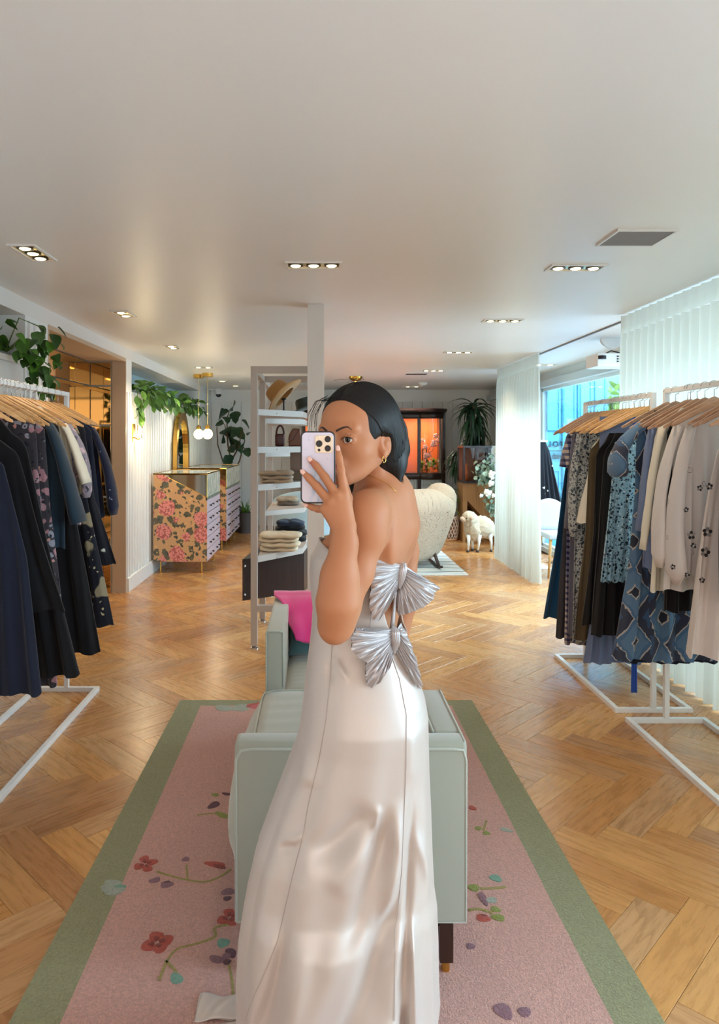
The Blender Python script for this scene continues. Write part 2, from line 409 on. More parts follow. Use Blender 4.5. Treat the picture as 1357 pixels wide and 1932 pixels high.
for q, ch_ in enumerate('TOL'): text(ch_, (3.375-.088*q, 9.806, 1.435), .105, ink, so, sx=-1, name='letter')
for q, ch_ in enumerate('with'): text(ch_, (3.38-(0, .055, .085, .125)[q], 9.806, 1.27), .10, ink, so, sx=-1, name='letter')
put(MB().box(3.14, 3.45, 9.80, 9.816, 1.372, 1.384).build('rule_line', ink), so)
# pavement and street tree outside
tag(MB().box(XR+.12, 9, YN, 16, -.25, -.02).build('ground', M('pavement', (205, 212, 216), .7, .06, 2, bump=.1)), kind='structure')
tag(MB().box(6.6, 6.8, YN, 16, -.05, 2.3).box(3.2, 6.8, 15.2, 15.4, -.05, 3.4).build('wall_outside', M('neighbour_wall', (190, 226, 236), .6, .04, 2)), kind='structure')
# ================================================================ CEILING FIXTURES
trimgrey = M('trim_white_enamel', (225, 222, 218), .35, .01)
refl = M('reflector_gold', (222, 196, 140), .25, .05, 20, metal=.8)
def recessed(x, y, along_y, label, group, n=3, L=.30, Wd=.135, watt=7):
    e = empty('recessed_light', (x, y, CZ), label, 'ceiling light', group, rz=pi/2 if along_y else 0)
    m = MB(); t = .014
    m.box(-L/2, L/2, -Wd/2, -Wd/2+t, -.008, .0).box(-L/2, L/2, Wd/2-t, Wd/2, -.008, 0).box(-L/2, -L/2+t, -Wd/2+t, Wd/2-t, -.008, 0).box(L/2-t, L/2, -Wd/2+t, Wd/2-t, -.008, 0)
    m.build('trim_frame', trimgrey, e)
    MB().box(-L/2+t, L/2-t, -Wd/2+t, Wd/2-t, -.003, -.001).build('housing', refl, e)
    for i in range(n):
        bx = (i-(n-1)/2)*L/n*.95
        MB().lathe([(.036, -.003), (.04, -.007), (.033, -.008)], 20, (bx, 0, 0)).build('gimbal_ring', dark_metal if n == 3 else trimgrey, e)
        MB().lathe([(.001, -.014), (.02, -.012), (.03, -.006), (.03, -.004)], 16, (bx, 0, 0)).build('bulb', bulb_warm, e, smooth=True)
    l = bpy.data.lights.new('lamp_light', 'SPOT'); l.energy = watt*(1.8 if y < 6 else 5.5); l.color = (1, .84, .64); l.spot_size = R(125); l.spot_blend = .7; l.shadow_soft_size = .06
    lo = bpy.data.objects.new('lamp_light', l); COL.objects.link(lo); lo.location = (x, y, CZ-.03)
    return e
recessed(-.02, 3.76, False, 'rectangular recessed ceiling light directly above the white column, nearest the middle of the ceiling', None, 3)
recessed(1.39, 3.82, False, 'rectangular recessed ceiling light beside the grey air vent', None, 3)
recessed(-1.41, 3.52, True, 'slanting recessed ceiling light nearest the camera at upper left', None, 3)
recessed(-1.42, 5.2, True, 'recessed ceiling light in front of the mirrored doorway, second from the left', None, 2, .26)
recessed(-1.43, 7.0, True, 'recessed ceiling light above the first floral chest', None, 2, .26)
recessed(1.43, 5.48, False, 'rectangular recessed ceiling light second nearest on the right row', None, 3)
recessed(1.47, 7.4, False, 'rectangular recessed ceiling light third nearest on the right row', None, 3)
recessed(1.52, 9.3, False, 'rectangular recessed ceiling light beside the small far grille', None, 3)
recessed(-1.43, 8.9, False, 'recessed ceiling light just before the brass pendant canopies', None, 2, .26)
recessed(1.60, 12.0, False, 'rectangular recessed ceiling light nearest the back wall', None, 2)
recessed(2.75, 8.6, False, 'recessed ceiling light in the window bay beyond the projector', None, 2)
for (x, y, lb) in ((-1.46, 10.9, 'small round downlight, the nearer one past the brass canopies'), (-1.36, 11.8, 'small round downlight nearest the dome camera')):
    e = empty('round_downlight', (x, y, CZ), lb, 'ceiling light')
    MB().lathe([(.075, 0), (.075, -.008), (.055, -.01)], 24).build('trim_ring', trimgrey, e, smooth=30)
    MB().lathe([(.055, -.006), (.04, -.012), (.001, -.013)], 20).build('bulb', bulb_soft, e, smooth=True)
# air vent
e = empty('air_vent', (1.46, 3.255, CZ), 'square grey louvred air vent in the ceiling at right', 'air vent')
m = MB(); m.box(-.135, .135, -.125, -.115, -.01, 0).box(-.135, .135, .115, .125, -.01, 0).box(-.135, -.125, -.115, .115, -.01, 0).box(.125, .135, -.115, .115, -.01, 0)
m.build('frame', trimgrey, e); MB().box(-.125, .125, -.115, .115, -.002, -.001).build('duct_back', dark_metal, e)
sl = MB().box(-.125, .125, -.0035, .0035, -.009, -.001); s0 = sl.build('louvre', M('vent_grey', (150, 146, 146), .5, .02), e)
for i in range(17):
    o = s0 if i == 0 else s0.copy()
    if i: COL.objects.link(o)
    o.parent = e; o.location = (0, -.108+.0135*i, 0); o.rotation_euler = (R(18), 0, 0)
e = empty('far_vent_grille', (1.36, 9.75, CZ), 'small far grey grille in the ceiling before the cabinet', 'air vent')
MB().box(-.16, .16, -.08, .08, -.008, 0).build('frame', trimgrey, e)
for i in range(5): MB().box(-.14, .14, -.066+.03*i, -.055+.03*i, -.012, -.004).build('louvre', dark_metal, e)
e = empty('smoke_detector', (1.66, 11.2, CZ), 'white round smoke detector on the far ceiling', 'smoke detector')
MB().lathe([(.075, 0), (.075, -.02), (.05, -.045), (.02, -.05)], 24).build('body', trimgrey, e, smooth=30)
MB().lathe([(.022, -.045), (.02, -.055), (.001, -.056)], 16).build('sensor_cap', rack_white, e, smooth=30)
# brass flush mount
e = empty('flush_mount_light', (.55, 10.2, CZ), 'small brass dish ceiling light above the woman', 'ceiling light')
MB().lathe([(.10, 0), (.098, -.02), (.07, -.05), (.03, -.07), (.012, -.075)], 28).build('dish', brass, e, smooth=40)
MB().lathe([(.012, -.07), (.02, -.085), (.001, -.1)], 16).build('finial', bulb_soft, e, smooth=True)
# dome camera
e = empty('dome_camera', (-1.74, 12.5, CZ), 'white dome security camera under the far ceiling', 'security camera')
MB().lathe([(.06, 0), (.065, -.03), (.062, -.08), (.055, -.1)], 24).build('housing', rack_white, e, smooth=40)
MB().lathe([(.052, -.1), (.045, -.13), (.02, -.15), (.001, -.152)], 24).build('dome', black_plastic, e, smooth=True)
MB().box(-.22, -.05, -.015, .015, -.03, -.005).build('bracket', rack_white, e)
# pendants
for (x, y, lb) in ((-1.655, 9.9, 'round milky glass pendant lamp, the left of two over the chests'), (-1.50, 9.7, 'round milky glass pendant lamp, the right of two over the chests')):
    e = empty('globe_pendant', (x, y, CZ), lb, 'pendant lamp', None)
    MB().lathe([(.0, -.001), (.075, -.001), (.075, -.05), (.0, -.052)], 24, caps=False).build('canopy', brass, e, smooth=30)
    MB().tube([(0, 0, -.05), (0, 0, -.73)], .0025, 6).build('cord', brass, e)
    for zz in (-.42, -.55): MB().ell((0, 0, zz), (.012, .012, .012)).build('cord_bead', trimgrey, e, smooth=True)
    MB().lathe([(.004, -.70), (.03, -.72), (.035, -.76), (.02, -.765)], 20).build('cap', brass, e, smooth=30)
    MB().ell((0, 0, -.83), (.07, .07, .07), 24, 16).build('globe', bulb_soft, e, smooth=True)
    l = bpy.data.lights.new('pendant_light', 'POINT'); l.energy = 4; l.color = (1, .85, .6); l.shadow_soft_size = .075
    lo = bpy.data.objects.new('pendant_light', l); COL.objects.link(lo); lo.location = (x+.13, y-.13, CZ-.9)
# sconce
e = empty('wall_sconce', (XL, 7.36, 1.60), 'lit brass and glass wall sconce beside the mirrored doorway', 'wall lamp')
MB().bbox(.0, .012, -.05, .05, -.09, .09, .004).build('back_plate', brass, e)
MB().tube([(.01, 0, -.05), (.05, 0, -.075), (.07, 0, -.06)], .007, 8).build('arm', brass, e, smooth=True)
MB().lathe([(.02, -.06), (.03, .07)], 20, (.07, 0, 0), caps=False).build('glass_shade', glass_mat('sconce_glass', (1, .95, .85), .05), e, smooth=True)
MB().lathe([(.006, -.05), (.016, -.02), (.019, .02), (.008, .06), (.001, .065)], 16, (.07, 0, 0)).build('bulb', bulb_warm, e, smooth=True)
l = bpy.data.lights.new('sconce_light', 'POINT'); l.energy = 5; l.color = (1, .78, .45); l.shadow_soft_size = .03
lo = bpy.data.objects.new('sconce_light', l); COL.objects.link(lo); lo.location = (XL+.13, 7.34, 1.62)
# projector
e = empty('ceiling_projector', (2.66, 6.4, CZ), 'white ceiling-mounted projector beside the right curtain', 'projector')
MB().lathe([(.10, 0), (.10, -.015), (.03, -.05), (.028, -.12), (.06, -.135)], 24).build('mount', rack_white, e, smooth=30)
MB().tube([(-.08, 0, -.15), (-.02, -.02, -.12), (.06, .02, -.13), (.12, 0, -.15)], .006, 6).build('cable', black_plastic, e, smooth=True)
MB().bbox(-.19, .17, -.14, .14, -.27, -.155, .012).build('body', rack_white, e)
MB().lathe([(.035, 0), (.035, .03), (.025, .032)], 20).build('lens', black_plastic, e).location = (-.15, -.14, -.21)
e.children[-1].rotation_euler = (R(90), 0, 0)
for i in range(6):
    for j in range(3): MB().box(-.02+i*.025, -.005+i*.025, -.145, -.14, -.235+j*.022, -.223+j*.022).build('vent_slot', dark_metal, e)
# ceiling track dark line in the bay
tag(MB().box(2.36, 2.375, 5.0, 9.2, CZ-.012, CZ).build('trim_5', M('track_grey', (120, 124, 130), .4, 0)), kind='structure')

# ================================================================ CURTAINS
def sheer(name, warm):
    t = NT(name); d = t.n('ShaderNodeBsdfDiffuse'); tl = t.n('ShaderNodeBsdfTranslucent'); tr = t.n('ShaderNodeBsdfTransparent')
    d.inputs[0].default_value = srgb(240, 236, 224); tl.inputs[0].default_value = srgb(186, 184, 172)
    m1 = t.n('ShaderNodeMixShader'); m1.inputs[0].default_value = .5; t.l(d.outputs[0], m1.inputs[1]); t.l(tl.outputs[0], m1.inputs[2])
    m2 = t.n('ShaderNodeMixShader'); m2.inputs[0].default_value = .04; t.l(m1.outputs[0], m2.inputs[1]); t.l(tr.outputs[0], m2.inputs[2])
    t.l(m2.outputs[0], t.out.inputs['Surface']); return t.m
sheer_m = sheer('sheer_fabric', 0)
def curtain(y0, y1, x, label, seed, pitch=.105):
    rnd = random.Random(seed); e = empty('sheer_curtain', (x, (y0+y1)/2, 0), label, 'curtain')
    n = int((y1-y0)/pitch); ph = [rnd.uniform(-.5, .5) for _ in range(n+2)]
    nu = n*10
    def fn(u, v, top=False):
        z = lerp(.012, CZ-.012, v); s = u*n; k = int(min(s, n-1)); f = s
        amp = lerp(.045, .022, v**.6) if v < .93 else .016
        dr = interp(s, range(n+2), ph)
        xx = x + amp*sin(2*pi*f + dr*.9*(1-v)) + .012*sin(4*pi*f+dr*5)*(1-v)
        yy = y0 + (y1-y0)*u + .02*sin(s*1.7+dr*3)*(1-v)**2
        return (xx-x, yy-(y0+y1)/2, z)
    o = MB().grid(lambda u, v: fn(u, v*.945), nu, 26).build('curtain_panel', sheer_m, e, smooth=True)
    def hd(u, v):
        s = u*n; z = lerp(CZ-.142, CZ-.008, v); pin = math.exp(-((v-.0)/.12)**2)
        w = abs(sin(pi*s))**.5
        return (.010+.030*w*(1-.75*pin)+.004-.02, (y0+y1)*.0 + (y1-y0)*(u-.5), z)
    MB().grid(hd, n*8, 8).build('pleated_heading', sheer_m, e, smooth=True)
    return e
curtain(1.9, 5.25, 2.25, 'long white sheer curtain behind the right clothes racks, hung from the ceiling', 3)
curtain(7.42, 9.1, 2.31, 'white sheer curtain beside the toy sheep, the farther of the two', 5)

# ================================================================ RUG
def carpet(name, c, c2, bs=260):
    t = NT(name); v = t.coord('Object'); f = t.noise(v, 3.5, 4, .7); g = t.noise(v, 90, 3, .7)
    cc = t.mix(f, srgb(c), srgb(c2)); cc = t.mix(t.math('MULTIPLY', t.ramp(g, [(.35, (1, 1, 1)), (.6, (0, 0, 0))]), .28), cc, (cc and srgb(*[int(x*.62) for x in c])))
    fl = t.vor(v, 22); cc = t.mix(t.math('MULTIPLY', t.ramp(fl, [(0, (1, 1, 1)), (.09, (0, 0, 0))]), .35), cc, srgb(150, 96, 88) if c[0] > 190 else srgb(90, 96, 66))
    h2 = t.noise(v, 150, 3, .75); cc = t.mix(t.math('MULTIPLY', t.ramp(h2, [(.42, (1, 1, 1)), (.56, (0, 0, 0))]), .30), cc, srgb(*[int(x*.70) for x in c]))
    t.set(color=cc, rough=.95, sheen=.3, spec=.1); t.bump(h2, 1.0, .012); return t.m
pink_pile = carpet('pink_pile', (226, 168, 154), (234, 180, 166)); green_pile = carpet('green_pile', (158, 156, 112), (168, 166, 122))
rug = empty('floral_rug', (.05, 2.4, 0), 'large pink rug with sage green border and scattered flowers under the sofa', 'rug')
rx0, rx1, ry0, ry1 = -.79, .89, .75, 4.09; rb = .132; T = .014
def rugpiece(x0, x1, y0, y1, mat, name, t):
    m = MB(); nx = max(2, int((x1-x0)/.02)); ny = max(2, int((y1-y0)/.02)); rr = random.Random(len(name))
    m.grid(lambda u, v: (lerp(x0, x1, u), lerp(y0, y1, v), t+.0012*sin(lerp(x0, x1, u)*21+1)*sin(lerp(y0, y1, v)*17)), 24, 48)
    m.box(x0, x1, y0, y1, .0005, t-.002)
    return put(m.build(name, mat, smooth=40), rug)
rugpiece(rx0, rx0+rb, ry0, ry1, green_pile, 'border', T); rugpiece(rx1-rb, rx1, ry0, ry1, green_pile, 'border', T)
rugpiece(rx0+rb, rx1-rb, ry1-.085, ry1, green_pile, 'border', T); rugpiece(rx0+rb, rx1-rb, ry0, ry0+rb, green_pile, 'border', T)
rugpiece(rx0+rb, rx1-rb, ry0+rb, ry1-.085, pink_pile, 'field', T)
def pile_c(name, c): return carpet(name, c, tuple(min(255, x+12) for x in c))
PC = dict(red=pile_c('red_pile', (196, 74, 52)), dred=pile_c('dark_red_pile', (146, 42, 28)), mauve=pile_c('mauve_pile', (150, 100, 112)), plum=pile_c('plum_pile', (98, 44, 60)),
          aqua=pile_c('aqua_pile', (122, 170, 148)), paq=pile_c('pale_aqua_pile', (178, 186, 170)), olive=pile_c('olive_pile', (168, 152, 70)), lime=pile_c('green_leaf_pile', (150, 156, 60)), pinkr=pile_c('rose_pile', (222, 98, 104)))
def fl(px, py): k = 1.5/(py-VY); return ((px-VX)*k, F*k)
def blob(px0, py0, px1, py1, w, mat, lift=0, name='motif_petal'):
    a = Vector(fl(px0, py0)); b = Vector(fl(px1, py1)); c = (a+b)/2; d = b-a; L = max(d.length/2, .004); ang = math.atan2(d.y, d.x); n = 14
    z0 = T+.0018+lift; top = []
    for k in range(n):
        th = 2*pi*k/n; r = 1+.10*sin(3*th+px0)
        x_, y_ = L*1.1*cos(th)*r, w*sin(th)*r
        top.append((c.x+x_*cos(ang)-y_*sin(ang), c.y+x_*sin(ang)+y_*cos(ang)))
    m = MB(); vs = [(x_, y_, z0) for x_, y_ in top]+[(x_, y_, T-.002) for x_, y_ in top]+[(c.x, c.y, z0+.0015)]
    m.add(vs, [(k, (k+1) % n, 2*n) for k in range(n)]+[(n+k, n+(k+1) % n, (k+1) % n, k) for k in range(n)])
    return put(m.build(name, PC[mat]), rug)
def stem(pts, w=.0035, mat='olive'):
    ps0 = [Vector(fl(*p)) for p in pts]; ps = []
    for i in range(len(ps0)-1):
        a0, a1, a2, a3 = ps0[max(i-1, 0)], ps0[i], ps0[i+1], ps0[min(i+2, len(ps0)-1)]
        for q in range(6):
            t_ = q/6; ps.append(.5*((2*a1)+(a2-a0)*t_+(2*a0-5*a1+4*a2-a3)*t_*t_+(3*a1-a0-3*a2+a3)*t_**3))
    ps.append(ps0[-1]); ps = [tuple(q) for q in ps]; m = MB(); vs = []; n = len(ps)
    for i, p in enumerate(ps):
        a = Vector(ps[max(i-1, 0)]); b = Vector(ps[min(i+1, n-1)]); t_ = (b-a).normalized(); nn = Vector((-t_.y, t_.x))*w
        vs += [(p[0]-nn.x, p[1]-nn.y, T+.0018), (p[0]+nn.x, p[1]+nn.y, T+.0018), (p[0]+nn.x, p[1]+nn.y, T-.002), (p[0]-nn.x, p[1]-nn.y, T-.002)]
    fs = []
    for i in range(n-1):
        for k in range(4): fs.append((i*4+k, i*4+(k+1) % 4, i*4+4+(k+1) % 4, i*4+4+k))
    put(m.add(vs, fs).build('motif_stem', PC[mat]), rug)
def redflower(cx, cy, s=1.0):
    for (dx, dy, w) in ((-22, 8, .024), (-2, -16, .022), (24, -7, .022), (8, 14, .022)):
        blob(cx+dx*.25*s, cy+dy*.25*s, cx+dx*s*1.25, cy+dy*s*1.25, w*s, 'red'); blob(cx+dx*.2*s, cy+dy*.2*s, cx+dx*.7*s, cy+dy*.7*s, w*.4*s, 'dred', .0012)
redflower(274, 1638, .75); redflower(296, 1788, 1.0); redflower(433, 1740, .8)
blob(388, 1636, 424, 1642, .016, 'red'); blob(403, 1640, 424, 1646, .009, 'dred', .0012)
for (a, b_, c, d, w, mt) in ((395, 1532, 412, 1520, .02, 'plum'), (420, 1503, 436, 1506, .01, 'plum'), (400, 1505, 412, 1507, .012, 'lime'), (408, 1540, 432, 1550, .016, 'lime'),
    (345, 1632, 356, 1626, .014, 'mauve'), (282, 1672, 302, 1666, .014, 'mauve'), (303, 1678, 326, 1676, .018, 'mauve'), (306, 1676, 322, 1672, .009, 'plum'),
    (194, 1682, 232, 1690, .028, 'paq'), (200, 1672, 226, 1680, .022, 'paq'), (208, 1682, 236, 1682, .015, 'aqua'), (410, 1790, 432, 1786, .018, 'aqua'), (326, 1848, 340, 1864, .016, 'aqua'),
    (418, 1692, 444, 1690, .018, 'mauve'), (422, 1706, 436, 1702, .012, 'plum'), (396, 1816, 424, 1824, .014, 'mauve'), (421, 1826, 436, 1824, .01, 'plum'), (430, 1800, 442, 1815, .014, 'plum'),
    (416, 1918, 442, 1892, .022, 'lime'), (418, 1820, 440, 1806, .012, 'mauve'), (440, 1345, 468, 1336, .05, 'paq'), (408, 1338, 440, 1344, .04, 'paq'), (468, 1334, 492, 1340, .035, 'pinkr'), (460, 1341, 488, 1331, .018, 'red'),
    (886, 1528, 897, 1534, .014, 'red'), (897, 1568, 908, 1572, .014, 'lime'), (912, 1577, 924, 1582, .014, 'lime'), (944, 1570, 966, 1576, .012, 'paq'), (926, 1660, 945, 1670, .018, 'aqua'),
    (884, 1680, 904, 1686, .018, 'lime'), (906, 1692, 918, 1716, .012, 'mauve'), (924, 1702, 930, 1712, .02, 'paq'), (900, 1738, 924, 1744, .018, 'red'), (905, 1736, 920, 1739, .01, 'dred'),
    (926, 1723, 944, 1726, .014, 'lime'), (928, 1738, 952, 1742, .016, 'lime'), (938, 1905, 962, 1932, .022, 'mauve'), (982, 1925, 998, 1915, .016, 'mauve'), (884, 1790, 892, 1800, .014, 'mauve')):
    blob(a, b_, c, d, w, mt)
stem([(296, 1652), (320, 1660), (352, 1668), (385, 1672), (412, 1664), (436, 1648)]); stem([(354, 1668), (352, 1640)])
stem([(436, 1752), (405, 1760), (406, 1776), (370, 1790), (335, 1800), (316, 1822), (300, 1860)]); stem([(312, 1822), (330, 1840), (334, 1852)])
stem([(372, 1545), (400, 1542), (430, 1545)]); stem([(906, 1685), (936, 1684), (955, 1682)], .005); stem([(884, 1726), (905, 1724), (930, 1732)], .005); stem([(432, 1830), (438, 1860), (440, 1890)]); stem([(918, 1555), (912, 1575)], .004)

# ================================================================ SOFA (S-shaped conversation sofa)
def velvet(name, c, var=.10):
    t = NT(name); v = t.coord('Object'); f = t.noise(v, 2.2, 3, .6); c = srgb(c)
    t.set(color=t.mix(f, tuple(x*(1-var) for x in c[:3])+(1,), tuple(min(1, x*(1+var)) for x in c[:3])+(1,)), rough=.62, sheen=.55, spec=.25)
    t.bump(t.noise(v, 420, 2), .12, .001); return t.m
sofa_m = velvet('pale_aqua_velvet', (156, 156, 142)); pipe_m = velvet('piping_velvet', (172, 176, 164))
walnut = wood_mat('dark_walnut', srgb(66, 38, 26), srgb(50, 28, 20), srgb(84, 50, 34), .6, .35, axis=2)
sofa = empty('conversation_sofa', (.09, 2.85, 0), 'pale aqua velvet S-shaped sofa with piped edges and dark wooden legs on the rug', 'sofa')
sx0, sx1, sy0, sy1, SZ, LZ, TZ = -.228, .413, 1.95, 3.80, .425, .175, .675
def cush(x0, x1, y0, y1, z0, z1, b, name, puff=0.0, mat=None):
    m = MB().bbox(x0, x1, y0, y1, z0, z1, b); o = m.build(name, mat or sofa_m, smooth=True)
    return put(o, sofa)
def piping(pts, name='piping', r=.0045): put(MB().tube(pts, r, 6).build(name, pipe_m, smooth=True), sofa)
def panel(x0, x1, y0, y1, z0, z1, name, lip=None):
    o = cush(x0, x1, y0, y1, z0, z1, .014, name)
    return o
panel(sx0, sx1, sy0, sy0+.075, LZ, TZ, 'near_arm')
piping([(sx0+.005, sy0+.004, LZ+.006), (sx0+.004, sy0+.004, TZ-.05), (sx0+.018, sy0+.002, TZ-.022), (sx0+.05, sy0, TZ-.018), (sx1-.04, sy0, TZ-.018), (sx1-.012, sy0+.002, TZ-.022), (sx1-.004, sy0+.004, TZ-.05), (sx1-.004, sy0+.004, LZ+.006), (sx0+.005, sy0+.004, LZ+.006)])
piping([(sx1-.006, sy0+.01, TZ-.004), (sx1-.004, 2.37, TZ-.004)])
panel(sx1-.085, sx1, sy0+.075, 2.38, LZ, TZ-.002, 'near_back'); piping([(sx1-.083, sy0+.08, TZ-.003), (sx1-.083, 2.37, TZ-.003)])
panel(sx0, sx0+.082, 3.12, sy1-.07, LZ, TZ-.004, 'far_back')
panel(sx0, sx1, sy1-.072, sy1, LZ, TZ, 'far_arm')
x_, y_ = sx0, 3.12
piping([(x_+.004, y_+.002, LZ+.01), (x_+.004, y_+.002, TZ-.012), (x_+.02, y_, TZ-.006), (x_+.062, y_, TZ-.006), (x_+.078, y_+.002, TZ-.012), (x_+.078, y_+.002, SZ)])
# rails and seats
panel(sx0+.01, sx1-.01, sy0+.07, sy1-.07, LZ, LZ+.11, 'seat_frame')
def seat(x0, x1, y0, y1, name, bulge):
    nx, ny = 28, 40
    def top(u, v):
        x = lerp(x0, x1, u); y = lerp(y0, y1, v); e = (1-abs(2*u-1)**6)*(1-abs(2*v-1)**8)
        z = SZ-.03+.032*e**.35 + .0022*sin(v*70+sin(u*9)*1.5)*e*max(0, 1-u*1.2)
        return (x-bulge*(1-u)**3*(1-abs(2*v-1)**4)*.0, y, z)
    m = MB().grid(top, nx, ny)
    o = put(m.build(name, sofa_m, smooth=True), sofa)
    def side(u, v):      # u around, v down
        per = [(x0, y0), (x1, y0), (x1, y1), (x0, y1)]
        s = u*4; k = int(min(s, 3.9999)); f = s-k; a = per[k]; b_ = per[(k+1) % 4]
        x, y = lerp(a[0], b_[0], f), lerp(a[1], b_[1], f); z = lerp(SZ-.03, SZ-.135, v); bb = sin(pi*v)**.7*.03
        if k == 3: x -= bb*(sin(pi*f)**.4)+bulge*sin(pi*v)*sin(pi*f)**.5
        return (x, y, z)
    put(MB().grid(side, 81, 7).build('cushion_border', sofa_m, smooth=40), sofa)
    piping([(x0+.002, y0, SZ-.028), (x0-.004, y0+.05, SZ-.027), (x0-.004, y1-.05, SZ-.027), (x0+.004, y1-.01, SZ-.024), (x0+.05, y1, SZ-.015), (x1, y1, SZ-.012)])
seat(sx0-.006, sx1-.09, sy0+.08, 3.115, 'seat_cushion', .03)
seat(sx0+.085, sx1+.02, 3.12, sy1-.075, 'seat_cushion', 0)
for (x, y) in ((sx0+.045, sy0+.05), (sx1-.052, sy0+.05), (sx0+.045, sy1-.05), (sx1-.052, sy1-.05), (sx0+.045, 2.9), (sx1-.052, 2.9)):
    put(MB().bbox(x-.019, x+.019, y-.019, y+.019, .045, LZ, .003).build('leg', walnut), sofa)
    put(MB().lathe([(.011, .012), (.012, .02), (.011, .046)], 12, (x, y, 0)).build('caster_foot', brass, smooth=30), sofa)
put(MB().box(sx0+.03, sx1-.035, sy0+.038, sy0+.062, LZ-.03, LZ).build('base_rail', walnut), sofa)
# teal cushion and pink throw
def pillow(name, c, w, h, t, mat, rot, label, cat):
    def fn(sgn):
        def g(u, v):
            a, b_ = 2*u-1, 2*v-1; e = max(0, (1-a**4))*max(0, (1-b_**4)); k = 1-.07*(1-abs(a)**2)*abs(b_)**2-.07*(1-abs(b_)**2)*abs(a)**2
            return (a*w/2*k, sgn*t/2*e**.55+.003*sin(a*9+b_*7)*e, b_*h/2*k)
        return g
    m = MB().grid(fn(1), 22, 22).grid(fn(-1), 22, 22); o = m.build(name, mat, smooth=True); o.location = c; o.rotation_euler = rot
    return tag(o, label, cat)
teal_m = velvet('teal_cotton', (78, 116, 124), .15)
pillow('teal_cushion', (.04, 3.60, .515), .38, .19, .13, teal_m, (R(-10), 0, 0), 'teal cushion leaning on the far sofa arm beneath the pink throw', 'cushion')
t = NT('magenta_wool'); v = t.coord(); t.set(color=t.mix(t.noise(v, 5, 3), srgb(196, 24, 112), srgb(224, 52, 138)), rough=.8, sheen=.6); t.bump(t.noise(v, 300, 3), .3, .002); pinkw = t.m
def throw(u, v):   # u across x, v from behind, over the arm, then down the front over the teal cushion
    if v < .25: y = sy1+.018; z = lerp(.50, TZ+.014, v/.25)
    elif v < .42: f = (v-.25)/.17; y = lerp(sy1+.018, sy1-.085, f); z = TZ+.014+.012*sin(pi*f)
    else: f = (v-.42)/.58; y = sy1-.085-.235*f**.8; z = lerp(TZ+.014, .515, f**1.25)
    hang = max(0, v-.42)/.58; x = lerp(-.225+.115*hang**.7, .26, u)
    w = sin(u*15+v*7+sin(v*9))*.5+.35*sin(u*31+1+v*13)+.3*sin(v*23+u*9)
    amp = .004+.014*hang
    return (x+.006*sin(v*15+u*4), y-amp*w, z+amp*.6*w+.010*sin(u*7+2)*hang)
o = MB().grid(throw, 60, 50).build('pink_throw', pinkw, smooth=True); solidify(o, .009, 1)
tag(o, 'crumpled magenta pink throw draped over the far arm of the sofa', 'throw')
# ================================================================ CLOTHES RACKS, HANGERS, GARMENTS
def rack(x, y0, y1, z, hw, label, ts=.026):
    e = empty('clothes_rack', (x, (y0+y1)/2, 0), label, 'clothes rack'); h = ts/2; cy = (y0+y1)/2
    def bx(n, *a): MB().bbox(*a, .002).build(n, rack_white, e)
    Y0, Y1 = y0-cy, y1-cy
    bx('base_tube', -hw, -hw+ts, Y0, Y1, 0, ts); bx('base_tube', hw-ts, hw, Y0, Y1, 0, ts)
    bx('base_tube', -hw+ts, hw-ts, Y0, Y0+ts, 0, ts); bx('base_tube', -hw+ts, hw-ts, Y1-ts, Y1, 0, ts)
    bx('post', -h, h, Y0, Y0+ts, ts, z); bx('post', -h, h, Y1-ts, Y1, ts, z)
    bx('hanging_rail', -h, h, Y0+ts, Y1-ts, z-ts, z); return e
RL, RR_ = -1.51, 1.865
rack(RL, 2.85, 4.29, 1.80, .195, 'white steel clothes rack on the left holding dark garments')
rack(RR_, 3.93, 4.95, 1.775, .215, 'white steel clothes rack on the right, the farther one, holding blue and black garments')
rack(RR_, 2.45, 3.81, 1.785, .215, 'white steel clothes rack on the right, the nearer one, holding white and patterned garments')
hang_wood = wood_mat('hanger_maple', srgb(226, 178, 122), srgb(216, 164, 106), srgb(236, 194, 142), .8, .4, axis=0)
hang_pink = wood_mat('hanger_beech', srgb(206, 164, 132), srgb(192, 148, 116), srgb(216, 178, 148), .8, .4, axis=0)
# hanger: shoulder bar (root mesh) with hook child
def hanger_proto(mat, hl=.235):
    n = 25; vs = []; fs = []; t = .006
    for i in range(n):
        u = -1+2*i/(n-1); a = abs(u)
        zt = -.125*(a**1.3) + .012*math.exp(-(a*6)**2) ; hgt = lerp(.030, .017, a) * (1 if a < .97 else .6)
        tt = t*(1 if a < .9 else .9)
        yb = .02*a*a
        x = u*hl
        vs += [(x, -tt+yb, zt), (x, tt+yb, zt), (x, tt+yb, zt-hgt), (x, -tt+yb, zt-hgt)]
    for i in range(n-1):
        for k in range(4): fs.append((i*4+k, i*4+(k+1) % 4, i*4+4+(k+1) % 4, i*4+4+k))
    fs += [(3, 2, 1, 0), tuple(range(4*n-4, 4*n))]
    o = MB().add(vs, fs).build('wooden_hanger', mat); bevel(o, .002, 1)
    pts = [(0, 0, .0), (0, 0, .035)] + [(.0+.021*cos(a_)-.0, 0, .066+.021*sin(a_)) for a_ in np.linspace(-pi/2, pi*1.02, 14)]
    MB().tube(pts, .0017, 6).build('hook', steel, o, smooth=True)
    return o
HP = {}
for nm, mt in (('maple', hang_wood), ('beech', hang_pink)): HP[nm] = [hanger_proto(mt), 0]
def hanger(x, y, zrail, kind, group, label, rz=0.0, ty=0.0):
    p = HP[kind]
    o = p[0] if p[1] == 0 else copy_tree(p[0]); p[1] += 1
    o.location = (x, y, zrail-.082); o.rotation_euler = (ty, rr.uniform(-.05, .05), rz); tag(o, label, 'hanger', group); return o
rr = random.Random(11)
